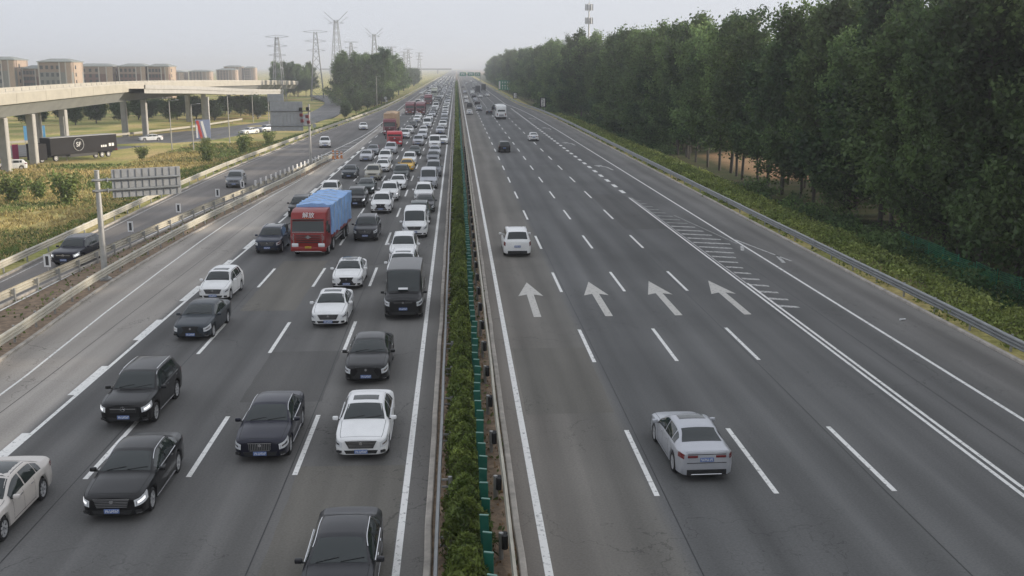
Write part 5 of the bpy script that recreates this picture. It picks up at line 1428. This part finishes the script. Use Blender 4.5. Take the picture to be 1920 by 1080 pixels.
# white slotted markers on the slip road guardrail
mk_p = MB(); mk_p.tube((0, .03, .5), (0, .03, 1.35), .03, n=6); mkp = mk_p.mesh('marker_post', M_POST)
mk = MB()
for c, d in (((-.20, 0, 1.65), (.14, .02, .95)), ((.20, 0, 1.65), (.14, .02, .95)), ((0, 0, 2.06), (.26, .02, .13)), ((0, 0, 1.235), (.26, .02, .12))): mk.box(c, d)
mkf = mk.mesh('marker_frame', M_WHITE)
dk = MB(); dk.box((0, .004, 1.65), (.26, .012, .71)); mkd = dk.mesh('dark_slot', M_DARKMETAL)
for y, s, lab in ((64.5, 1.0, 'white slotted marker in front of the dark slip road suv'), (78.5, 1.0, 'white slotted marker just past the cantilever signpost'), (89.5, .95, 'white slotted marker third along the slip road guardrail'), (100.5, .95, 'white slotted marker fourth along the slip road guardrail'), (108.5, .9, 'white slotted marker nearest the grey slip road suv')):
    t = empty('lane_marker', (rampr(y) - .25, y, 0), R(-8)); t.scale = (s * .8, s, s * .82); tag(t, lab, 'marker')
    link('marker_post', mkp, t); link('marker_frame', mkf, t); link('dark_slot', mkd, t)
# striped boards on the converging rails, orange posts at the nose of the gore
sb = MB(); sb.box((0, 0, .95), (.05, .42, .62)); sbm = sb.mesh('white_board', M_WHITE)
t = empty('board_row', (rampr(128), 128, 0)); tag(t, 'row of short white boards on the converging guardrails of the gore', 'marker boards')
for k in range(17):
    y = 112 + k * 2.1; link('white_board', sbm, t, (rampr(y) - rampr(128) + .1, y - 128, 0), (0, 0, R(-12)))
M_ORANGE = mat('faded orange plastic', (.60, .24, .08), .6, var=.2, scale=4)
for k, lab in enumerate(('tallest orange post at the nose of the gore', 'middle orange post at the nose of the gore', 'orange post on the queue side of the gore nose')):
    b = MB(); b.tube((0, 0, 0), (0, 0, 1.25 - k * .12), .17, .13, n=12); b.tube((0, 0, .5), (0, 0, .62), .175, .17, n=12, m=1); b.tube((0, 0, .85), (0, 0, .97), .165, .16, n=12, m=1); b.box((0, 0, .03), (.5, .5, .06))
    o = b.obj('bollard', [M_ORANGE, M_WHITE], None, (-17.9 + k * .55, 153 + k * .4, 0), smooth=True); tag(o, lab, 'bollard')

def lamp_pole(x, y, h, label, z=None, arm=1.2, hd=True):
    t = empty('lamp_post', (x, y, tz(x, y) if z is None else z)); tag(t, label, 'lamp post')
    p = MB(); p.tube((0, 0, -.2), (0, 0, h), .11, .07, n=8); link('pole', p.mesh('pole', M_CONC, True), t)
    if hd:
        a = MB(); a.bar((0, 0, h - .05), (arm, 0, h + .15), .06); link('arm', a.mesh('arm', M_POST), t)
        a = MB(); a.bbox((arm + .2, 0, h + .15), (.6, .22, .12), .04); link('lamp_head', a.mesh('lamp_head', M_SIGNBACK), t)
lamp_pole(-64.0, 176, 7.2, 'slim pale pole in front of the black lorry', hd=False)
lamp_pole(-53.0, 199, 9.0, 'pale pole at the lower road edge near the red white banner')
lamp_pole(-48.3, 196, 8.3, 'pale lamp post on the grass edge, thicker of the middle pair')
lamp_pole(-45.2, 212.5, 9.4, 'tall pale lamp post nearest the large sign backs')
lamp_pole(-28.9, 388, 11.0, 'tall white pole in front of the poplar clump')
lamp_pole(-50, 285, 7.5, 'short pole on the far side of the lower road', hd=False)
lamp_pole(-57, 300, 7.5, 'pole on the far lower road behind the tall lamp post')
lamp_pole(-24.5, 760, 9, 'far pole beside the green hedge trees', hd=False)

def round_sign(x, y, label):
    t = empty('traffic_sign', (x, y, tz(x, y))); tag(t, label, 'road sign')
    p = MB(); p.tube((0, .05, 0), (0, .05, 2.9), .05, n=8); link('post', p.mesh('post', M_POST), t)
    d = MB(); d.tube((0, 0, 2.5), (0, .03, 2.5), .55, n=20); d.tube((.3, 0, 1.5), (.3, .03, 1.5), .40, n=20); link('sign_disc', d.mesh('sign_disc', M_SIGNBACK), t)
round_sign(-29.0, 215, 'small round sign back behind the slip road guardrail')
round_sign(-25.0, 376, 'round sign back at the foot of the tall white pole')

# signs on the wood side
def panel_sign(x, y, w, h, z0, label, face, strokes=True):
    t = empty('road_sign', (x, y, 0)); tag(t, label, 'road sign')
    for s in (-1, 1):
        p = MB(); p.tube((s * w * .28, .06, -.4), (s * w * .28, .06, z0 + h), .06, n=8); link('post', p.mesh('post', M_POST), t)
    b = MB(); b.bbox((0, 0, z0 + h / 2), (w, .05, h), .02, seg=1); pn = link('sign_panel', b.mesh('sign_panel', face), t)
    if strokes:
        s = MB(); s.bbox((0, -.03, z0 + h * .5), (w * .62, .02, h * .80), .01, seg=1); o = link('sign_face', s.mesh('sign_face', M_WHITE), pn)
        k = MB(); r = random.Random(int(x * 10))
        for i in range(5): k.box((r.uniform(-.12, .12) * w, -.045, z0 + h * (.20 + .15 * i)), (w * .34, .012, h * .05)); k.box((r.uniform(-.15, .15) * w, -.045, z0 + h * (.25 + .13 * i)), (w * .05, .012, h * .1))
        link('sign_writing', k.mesh('sign_writing', M_BLK), pn)
    return t, pn
M_SGREEN = mat('green sign sheet', (.015, .22, .12), .45)
panel_sign(26.7, 328, 1.9, 3.0, .8, 'upright black and white sign at the wood edge, nearest of the pair', M_BLK)
panel_sign(23.4, 425, 1.7, 2.4, .7, 'upright black and white sign farther along the wood edge', M_BLK)
t, pn = panel_sign(26.2, 576, 7.0, 5.2, .9, 'green lane guide sign with white arrows at the wood edge', M_SGREEN, False)
w = MB(); w.box((-2.9, -.04, 3.5), (.9, .02, 4.2))
for i in range(4):
    x = -1.3 + i * 1.35; w.box((x, -.04, 2.0), (.22, .02, 1.5)); w.prism([(x - .42, 3.0), (x + .42, 3.0), (x, 3.9)], 'y', -.05, -.03); w.box((x, -.04, 4.6), (.8, .02, .18)); w.box((x, -.04, 5.1), (.6, .02, .5))
link('sign_writing', w.mesh('sign_writing', M_WHITE), pn)
t = empty('overhead_gantry', (9, 1000, 0)); tag(t, 'distant green signs on an overhead gantry across the open lanes', 'gantry')
p = MB(); p.tube((-7.5, 0, 0), (-7.5, 0, 8), .3); p.tube((13.5, 0, 0), (13.5, 0, 8), .3); p.box((3, 0, 6.2), (21, .6, .6)); link('frame', p.mesh('frame', M_POST), t)
for x, ww in ((-3, 6), (4.5, 6), (10.8, 5)):
    b = MB(); b.box((x, -.5, 6.6), (ww, .1, 3.4)); pn = link('sign_panel', b.mesh('sign_panel', M_SGREEN), t)
    b = MB(); b.box((x, -.58, 7.4), (ww * .6, .04, .5)); b.box((x - 1, -.58, 6.2), (1, .04, .8)); b.box((x + 1, -.58, 6.2), (1, .04, .8)); link('sign_writing', b.mesh('sign_writing', M_WHITE), pn)
M_GIRD2 = mat('old dark bridge concrete', (.16, .16, .16), .9)
t = empty('overpass', (-150, 2300, 0)); tag(t, 'faint overpass crossing the road at the horizon', 'bridge')
b = MB(); b.box((0, 0, 8.5), (280, 10, 1.8)); b.box((0, -5.2, 9.9), (280, .4, 1.1)); link('deck', b.mesh('deck', M_GIRD2), t)
for x in (-120, -70, -25, 29, 62, 110):
    b = MB(); b.box((x, 0, 3.5), (3, 4, 8.4)); link('pier', b.mesh('pier', M_CONC), t)

# green wire mesh fence at the foot of the verge, cable mast behind the wood
t = empty('mesh_fence', (36.5, 60, tz(36.5, 60))); tag(t, 'sagging green wire mesh fence at the foot of the verge', 'fence')
M_GWIRE = mat('green wire', (.03, .24, .13), .5)
pm = MB(); pm.box((0, 0, .8), (.06, .06, 1.9)); pmm = pm.mesh('post', M_GWIRE)
wm = MB()
for i in range(11): wm.box((0, 1.5, .1 + i * .15), (.022, 2.95, .022))
for i in range(16): wm.box((0, .1 + i * .19, .85), (.018, .018, 1.6))
wmm = wm.mesh('mesh_panel', M_GWIRE)
for k in range(22):
    y = 24 + k * 2.9; x = 37.6 + .01 * (y - 38) + .15 * math.sin(k); z = tz(x, y)
    link('post', pmm, t, (x - 36.5, y - 60, z - t.location.z)); link('mesh_panel', wmm, t, (x - 36.5, y - 60, z - t.location.z), (RS.uniform(-.03, .03), RS.uniform(-.10, .10), -.035))
t = empty('antenna_mast', (41.0, 331, -2.6)); tag(t, 'telephone mast with antenna panels rising above the wood', 'mast')
p = MB(); p.tube((0, 0, 0), (0, 0, 35), .40, .16, n=10); p.tube((0, 0, 35), (0, 0, 37.5), .05, n=6); link('pole', p.mesh('pole', M_POST, True), t)
for z in (33.6, 29.6):
    r = MB()
    for i in range(12):
        a0, a1 = 2 * PI * i / 12, 2 * PI * (i + 1) / 12; r.bar((1.0 * math.cos(a0), 1.0 * math.sin(a0), z - .6), (1.0 * math.cos(a1), 1.0 * math.sin(a1), z - .6), .07)
    for i in range(3): r.bar((0, 0, z - .6), (math.cos(i * 2.1), math.sin(i * 2.1), z - .6), .07)
    link('platform_ring', r.mesh('platform_ring', M_POST), t)
    for i in range(6):
        a = i * PI / 3; b = MB(); b.box((1.1 * math.cos(a), 1.1 * math.sin(a), z), (.28, .28, 1.9), rz=a); link('antenna_panel', b.mesh('antenna_panel', M_SIGNBACK), t)

# ------------------------------------------------------------------ pylons
def pylon(x, y, H, kind, label):
    t = empty('electricity_pylon', (x, y, -2.0), RS.uniform(-.3, .3)); tag(t, label, 'pylon', 'electricity pylons along the horizon')
    b = MB(); w0, w1 = H * .085, H * .018; th = max(.09, .00026 * y)
    def cor(z): k = w0 + (w1 - w0) * min(1, z / (H * .9)); return [(k, k), (-k, k), (-k, -k), (k, -k)]
    lev = [H * q for q in (0, .14, .27, .39, .50, .60, .69, .77, .84, .90)]
    for a, c in zip(lev[:-1], lev[1:]):
        A, Cc = cor(a), cor(c)
        for i in range(4):
            j = (i + 1) % 4
            b.bar(A[i] + (a,), Cc[i] + (c,), th * 1.5); b.bar(A[i] + (a,), Cc[j] + (c,), th * .7); b.bar(A[j] + (a,), Cc[i] + (c,), th * .7)
    link('lattice_body', b.mesh('lattice_body', M_PYL), t)
    arms = [(.90, .16), (.78, .14), (.66, .12)] if kind == 'T' else [(.86, .10)]
    for q, s in arms:
        z = H * q
        c = MB()
        for sg in (-1, 1):
            c.bar((0, 0, z + H * .02), (sg * H * s, 0, z), th); c.bar((0, 0, z - H * .02), (sg * H * s, 0, z), th)
        link('cross_arm', c.mesh('cross_arm', M_PYL), t)
    if kind == 'V':
        c = MB()
        for sg in (-1, 1): c.bar((0, 0, H * .86), (sg * H * .15, 0, H), th * 1.4); c.bar((sg * H * .06, 0, H * .87), (sg * H * .15, 0, H * .93), th)
        link('cross_arm', c.mesh('cross_arm', M_PYL), t)
M_PYL = mat('pylon steel', (.26, .27, .29), .6, .3)
pylon(-70.5, 640, 47, 'V', 'tall pylon with forked top standing behind the square copse')
pylon(-63, 487, 34, 'T', 'dark pylon with wide flat arms beside the copse')
pylon(-72, 437, 30, 'T', 'pylon nearest the cream flyover end')
pylon(-62, 820, 44, 'V', 'fainter forked pylon above the poplar clump')
pylon(-97, 1000, 42, 'T', 'faint pylon just beyond the forked ones')
for x, y in ((-75, 1250), (-62, 1400), (-80, 1650), (-60, 1750)): pylon(x, y, 42, 'T', 'very faint pylon fading into the haze over the road')

# ------------------------------------------------------------------ flyover, lower road, things under it
def fx(y): return float(pchip([60, 150, 220, 420, 520], [-61.5, -63.0, -65.2, -72.0, -76.0], y))
def fz(y): return float(pchip([60, 150, 220, 420, 520], [8.8, 9.55, 9.9, 8.0, 6.5], y))
t = empty('flyover', (-66, 170, -2)); tag(t, 'cream parapet flyover on grey piers crossing the lower road', 'flyover')
def along(name, prof, m, y0, y1, st, gap=0.0, sep=False, parent=t):
    ys = list(np.arange(y0, y1 + .01, st)); k = len(prof)
    def ring(y): return [(fx(y) + a + 66, y - 170, fz(y) + b + 2) for a, b in prof]
    out = MB()
    for a, b in zip(ys[:-1], ys[1:]):
        mb = MB() if sep else out
        A, B_ = ring(a + gap), ring(b - gap)
        mb.add(A + B_, [(i, (i + 1) % k, k + (i + 1) % k, k + i) for i in range(k)] + ([tuple(range(k)), tuple(range(2 * k - 1, k - 1, -1))] if sep else []))
        if sep: link(name, mb.mesh(name, m), parent)
    if not sep: link(name, out.mesh(name, m), parent)
along('parapet_panel', [(0, 0), (-.35, 0), (-.35, -1.75), (.08, -1.75), (.12, -.25)], M_CONCW, 96, 516, 12, .03, True)
along('parapet_panel', [(-9.4, 0), (-9.75, 0), (-9.75, -1.5), (-9.4, -1.5)], M_CONCW, 96, 516, 12, .03, True)
along('deck', [(-.36, -1.05), (-9.4, -1.05), (-9.4, -1.75), (-.36, -1.75)], M_CONC, 90, 520, 10)
M_GIRD = mat('grey girder concrete', (.25, .255, .25), .8, var=.15, scale=.4)
along('girder', [(-.6, -1.77), (-9.1, -1.77), (-7.2, -3.7), (-2.2, -3.7)], M_GIRD, 90, 520, 10)
rl = MB()
for y in range(96, 300, 3): rl.bar((fx(y) + 66 - .17, y - 170, fz(y) + 2), (fx(y) + 66 - .17, y - 170, fz(y) + 2.45), .05)
link('rail_post', rl.mesh('rail_post', M_POST), t)
for y in (130, 157, 168, 183, 236, 300, 364):
    for dx in (-2.6, -7.0):
        p = MB(); x = fx(y) + dx; p.bbox((0, 0, (fz(y) - 3.7) / 2 + 1 - .2), (1.15, 1.15, fz(y) - 3.7 + 2.2), .12, seg=1)
        link('pier', p.mesh('pier', M_CONC), t, (x + 66, y - 170, 0))
# descending ramp
t2 = empty('flyover_ramp', (-62, 300, -2)); tag(t2, 'grey ramp descending from the flyover towards the sign backs', 'ramp')
def ribbon(pts, w, th, m, name, parent, base):
    V = []; N = 40
    ps = np.array(pts, float); s = np.linspace(0, 1, len(ps)); q = np.linspace(0, 1, N)
    C = np.stack([pchip(s, ps[:, i], q) for i in range(3)], 1); D = np.gradient(C, axis=0); D /= np.linalg.norm(D[:, :2], axis=1)[:, None]
    mb = MB()
    for i in range(N):
        nrm = np.array([D[i, 1], -D[i, 0], 0]); ww = w if np.isscalar(w) else np.interp(q[i], np.linspace(0, 1, len(w)), w)
        a, b = C[i] + nrm * ww / 2 - base, C[i] - nrm * ww / 2 - base
        V += [tuple(a), tuple(b), (b[0], b[1], b[2] - th), (a[0], a[1], a[2] - th)]
    F = [(i * 4 + j, i * 4 + (j + 1) % 4, (i + 1) * 4 + (j + 1) % 4, (i + 1) * 4 + j) for i in range(N - 1) for j in range(4)]
    mb.add(V, F); return link(name, mb.mesh(name, m), parent)
RP = [(-65.4, 215, 8.8), (-63.5, 250, 7.9), (-64, 300, 6.4), (-66, 350, 5.2), (-68, 400, 4.2)]
ribbon(RP, 7.0, .9, M_CONC, 'deck', t2, np.array([-62, 300, -2]))
RPs = [(x + 3.6, y, z + .75) for x, y, z in RP]
ribbon(RPs, .25, .8, M_CONC, 'parapet', t2, np.array([-62, 300, -2]))
for i, y in enumerate((262, 330)):
    z = float(np.interp(y, [205, 240, 300, 360], [8.6, 7.6, 5.8, 4.2])); p = MB(); p.box((1.2, y - 300, (z + 1.1) / 2 - .1), (1.0, 1.0, z + 1.0)); link('pier', p.mesh('pier', M_CONC), t2)
# lower road
LP = [(-135, 140, -1.86), (-100, 172, -1.86), (-73, 206, -1.86), (-56, 248, -1.86), (-46, 295, -1.8), (-43, 345, -1.7), (-49, 440, -1.4), (-68, 530, -.6)]
o = ribbon(LP, (26, 26, 24, 20, 15, 11, 10, 9), .5, A_LOW, 'road', None, np.zeros(3)); tag(o, 'wide grey lower road below the flyover', kind='structure')
gr = empty('guardrail', (-66, 232, -1.9)); tag(gr, 'low white barrier on the far side of the lower road', 'guardrail')
ribbon([(-96, 196, -1.0), (-76, 224, -1.0), (-65.5, 258, -1.0), (-60, 300, -1.0)], .12, .45, M_CONCW, 'rail', gr, np.array([-66, 232, -1.9]))
for s in np.linspace(0, 1, 16):
    px, py = np.interp(s, [0, .33, .66, 1], [-96, -76, -65.5, -60]), np.interp(s, [0, .33, .66, 1], [196, 224, 258, 300])
    b = MB(); b.box((0, 0, .3), (.12, .12, .9)); link('post', b.mesh('post', M_POST), gr, (px + 66, py - 232, 0))

# black lorry with a ringed emblem on its side
t = empty('lorry', (-64.9, 170.5, -1.84), math.atan2(11.5, 7)); tag(t, 'long black lorry with white ringed letters parked on the lower road', 'lorry')
M_TBLK = mat('black trailer', (.010, .009, .011), .6, spec=.2)
b = MB(); b.bbox((7.2, 1.25, 2.35), (13.2, 2.5, 2.75), .05); link('trailer_box', b.mesh('trailer_box', M_TBLK), t)
b = MB(); b.box((7.2, 1.25, 3.76), (13.0, 2.3, .06)); link('trailer_roof', b.mesh('trailer_roof', M_SIGNBACK), t)
b = MB(); b.box((7.0, 1.25, .8), (12.6, 1.2, .3)); b.box((7.0, .1, .75), (5.5, .06, .5)); link('chassis', b.mesh('chassis', M_BLK), t)
b = MB(); b.bbox((-1.0, 1.25, 1.7), (2.0, 2.4, 2.6), .12); link('cab', b.mesh('cab', M_TBLK), t)
for x in (-1.0, 1.6, 9.4, 10.7, 12.0):
    w = link('wheel', TRUCK_WHEEL[0], t, (x, .25, .5), (0, 0, PI / 2)); link('rim', TRUCK_WHEEL[1], w)
em = MB()
for i in range(28):
    a0, a1 = 2 * PI * i / 28, 2 * PI * (i + 1) / 28
    if i == 21: continue
    em.bar((6.0 + .98 * math.cos(a0), -.02, 2.45 + .98 * math.sin(a0)), (6.0 + .98 * math.cos(a1), -.02, 2.45 + .98 * math.sin(a1)), .13, .03)
link('emblem_ring', em.mesh('emblem_ring', M_WHITE), t)
text_obj('SF', 1.05, M_WHITE, t, (6.0, -.03, 2.45), (R(90), 0, 0))
em = MB()
for i in range(3): em.box((10.6 + i * .42, -.015, 1.9), (.30, .02, .34))
for i in range(2): em.box((12.3 + i * .6, -.015, 2.05), (.45, .02, .5))
link('side_lettering', em.mesh('side_lettering', M_WHITE), t)
b = MB(); b.box((13.82, .4, 1.4), (.03, .3, .5)); b.box((13.82, 2.1, 1.4), (.03, .3, .5)); b.box((13.6, -.012, 1.2), (.5, .02, .16)); link('taillight', b.mesh('taillight', M_TAIL), t)

# stalls, banners and boards under the flyover
def board(x, y, w, h, z0, m, label, cat='banner', rz=R(20), name='banner'):
    t = empty(name, (x, y, tz(x, y)), rz); tag(t, label, cat)
    for s in (-1, 1):
        p = MB(); p.tube((s * w * .46, .06, -.1), (s * w * .46, .06, z0 + h + .1), .06, n=6); link('post', p.mesh('post', M_POST), t)
    b = MB(); b.bbox((0, 0, z0 + h / 2), (w, .06, h), .02, seg=1); pn = link('panel', b.mesh('panel', m), t)
    return t, pn
M_BLUE = mat('sky blue board', (.16, .45, .75), .5); M_PINK = mat('magenta banner', (.45, .04, .16), .6); M_REDB = mat('red banner', (.50, .05, .04), .6); M_WALL = mat('off white render', (.55, .52, .47), .8, var=.15, scale=1)
t, pn = board(-77, 197, 3.6, 2.6, 1.9, M_BLUE, 'sky blue board between the flyover piers and the black lorry', 'sign')
t, pn = board(-53.5, 226, 3.0, 4.0, .3, mat('blue grey banner', (.22, .26, .40), .6), 'tilted red and white banner on the far side of the lower road')
b = MB(); b.box((-.7, -.05, 2.2), (.55, .04, 3.9), rot=Matrix.Rotation(R(-12), 3, 'Y')); link('red_stripe', b.mesh('red_stripe', M_REDB), pn)
b = MB(); b.box((.15, -.05, 2.2), (.5, .04, 3.6), rot=Matrix.Rotation(R(-12), 3, 'Y')); b.box((-1.25, -.05, 1.9), (.35, .04, 2.8)); link('white_stripe', b.mesh('white_stripe', M_WHITE), pn)
board(-70.5, 172, .9, 2.6, .3, M_PINK, 'narrow magenta banner beside the middle flyover pier')
board(-72.8, 169, .8, 2.4, .3, M_REDB, 'narrow red banner beside the leftmost flyover pier')
t = empty('roadside_stall', (-79.5, 178, -2), R(15)); tag(t, 'white and red roadside stall behind the flyover piers', 'stall')
b = MB(); b.bbox((0, 0, 1.9), (6.5, 4, 4.0), .05, seg=1); link('wall', b.mesh('wall', M_WALL), t)
b = MB(); b.box((0, -2.4, 3.3), (6.6, .9, .12)); b.box((0, -2.06, 2.6), (6.3, .06, .7)); link('awning', b.mesh('awning', M_REDB), t)
for x in (-2.2, 0, 2.2):
    b = MB(); b.box((x, -2.04, 1.2), (1.3, .05, 1.5)); link('window', b.mesh('window', M_GLASS), t)
b = MB(); b.box((0, 0, 4.0), (6.9, 4.4, .2)); link('roof', b.mesh('roof', M_CONC), t)
car('hatch', 'white', -66.5, 158.5, 'white car parked in front of the flyover piers', yaw=R(-70), z=tz(-66.5, 160) + .02)
car('sedan', 'dgrey', -71.5, 152.5, 'dark grey car parked at the picture edge below the flyover', yaw=R(-70), z=tz(-71.5, 155) + .02)
bt = MB(); bt.tube((0, 0, .06), (.32, .1, .06), .055, .04, n=8); o = bt.obj('plastic_bottle', M_WHITE, None, (23.0, 52.0, 0.0)); tag(o, 'small pale bottle lying on the shoulder by the wood', 'litter')

# ------------------------------------------------------------------ apartment blocks
M_APT = mat('apartment brown brick', (.16, .10, .088), .9, var=.12, scale=.3); M_APTU = mat('apartment beige render', (.27, .21, .175), .9, var=.1, scale=.3)
M_APTS = mat('apartment peach render', (.40, .31, .245), .9, var=.1, scale=.3); M_ROOF = mat('apartment grey green roof', (.24, .26, .25), .8, var=.12, scale=.4); M_PIL = mat('white pilaster', (.48, .46, .44), .8); M_WIN = mat('dim window glass', (.05, .06, .07), .2)
def block(x0, x1, y, ztop, label, depth=14, dark=None, nfl=3):
    w = x1 - x0; t = empty('apartment_block', (x0 + w / 2, y, -2)); tag(t, label, 'apartment block')
    H = ztop + 2; hb = H * .70
    b = MB(); b.box((0, depth / 2, hb / 2), (w, depth, hb)); link('lower_wall', b.mesh('lower_wall', dark or M_APT), t)
    b = MB(); b.box((0, depth / 2, (hb + H - 1.6) / 2), (w + .06, depth + .06, H - 1.6 - hb)); link('upper_wall', b.mesh('upper_wall', M_APTU), t)
    b = MB(); b.box((w / 2 + .12, depth / 2, (H - 1.6) / 2), (.2, depth * .7, H - 1.7)); b.box((w * .42, -.15, (H - 1.6) / 2), (w * .14, .3, H - 1.7)); link('stair_tower', b.mesh('stair_tower', M_APTS), t)
    rf = MB(); e = .5; zr = H - 1.3
    rf.add([(-w / 2 - e, -e, zr), (w / 2 + e, -e, zr), (w / 2 + e, depth + e, zr), (-w / 2 - e, depth + e, zr), (-w / 4, depth * .35, zr + 1.2), (w / 4, depth * .35, zr + 1.2), (w / 4, depth * .65, zr + 1.2), (-w / 4, depth * .65, zr + 1.2)],
           [(3, 2, 1, 0), (0, 1, 5, 4), (1, 2, 6, 5), (2, 3, 7, 6), (3, 0, 4, 7), (4, 5, 6, 7)])
    rf.box((0, depth / 2, zr - .12), (w + 2 * e, depth + 2 * e, .25)); link('roof', rf.mesh('roof', M_ROOF), t)
    for k in (-.5, .14, .33):
        b = MB(); b.box((k * w + (.2 if k < 0 else 0), -.12, zr / 2), (.45, .28, zr)); link('pilaster', b.mesh('pilaster', M_PIL), t)
    wm = MB(); wm.box((0, 0, 0), (1.1, .12, 1.5)); wme = wm.mesh('window', M_WIN)
    for i in range(4):
        for j in range(5):
            z = 2.0 + j * (zr - 2.4) / 5 + 1.0; x = (-.40 + i * .16) * w
            link('window', wme, t, (x, -.08, z))
    for j in range(5): link('window', wme, t, (w / 2 + .24, depth * .3, 3.0 + j * (zr - 2.4) / 5), (0, 0, PI / 2))
M_APTG = mat('apartment grey brick', (.21, .215, .21), .9, var=.12, scale=.3)
block(-196, -181.5, 450, 17.4, 'apartment tower cut by the picture edge, tallest with small square windows', dark=M_APTG)
block(-181, -172.6, 456, 13.9, 'narrow brown apartment block with a pale stair tower, second from the picture edge')
block(-172, -158.6, 450, 16.6, 'tall grey apartment block with two pale strips above the flyover', dark=M_APTG)
block(-184, -165.5, 525, 14.9, 'brown apartment block, first of the lower three')
block(-162.8, -150, 525, 14.9, 'brown apartment block, middle of the lower three')
block(-149, -139, 525, 14.8, 'brown apartment block, last of the lower three towards the pylons')
for k, (x0, x1, y, z, lab) in enumerate([(-248, -226, 900, 10.5, 'distant pale apartment block just past the brown ones'), (-222, -205, 900, 11, 'distant grey block above the flyover parapet'), (-206, -190, 930, 12.2, 'distant pale tower block with flat top'), (-236, -218, 1100, 15, 'hazy block between the two distant pale ones'), (-216, -205, 1100, 14, 'hazy distant block towards the pylons'), (-190, -165, 1150, 11, 'low hazy distant row of houses')]):
    block(x0, x1, y, z, lab, dark=M_APTU)

# ------------------------------------------------------------------ haze
hz = bpy.data.materials.new('haze'); hz.use_nodes = True
n, l = nodes_of(hz); n.remove(n['Principled BSDF'])
pv = n.new('ShaderNodeVolumePrincipled'); pv.inputs['Color'].default_value = (.88, .92, .98, 1); pv.inputs['Density'].default_value = 0.00038; pv.inputs['Anisotropy'].default_value = 0.2
l.new(pv.outputs[0], n['Material Output'].inputs['Volume'])
hb = MB(); hb.box((0, 4300, 26), (19000, 9300, 64))
o = hb.obj('haze', hz); tag(o, 'thin grey haze lying over the road and fields', 'haze', kind='stuff')
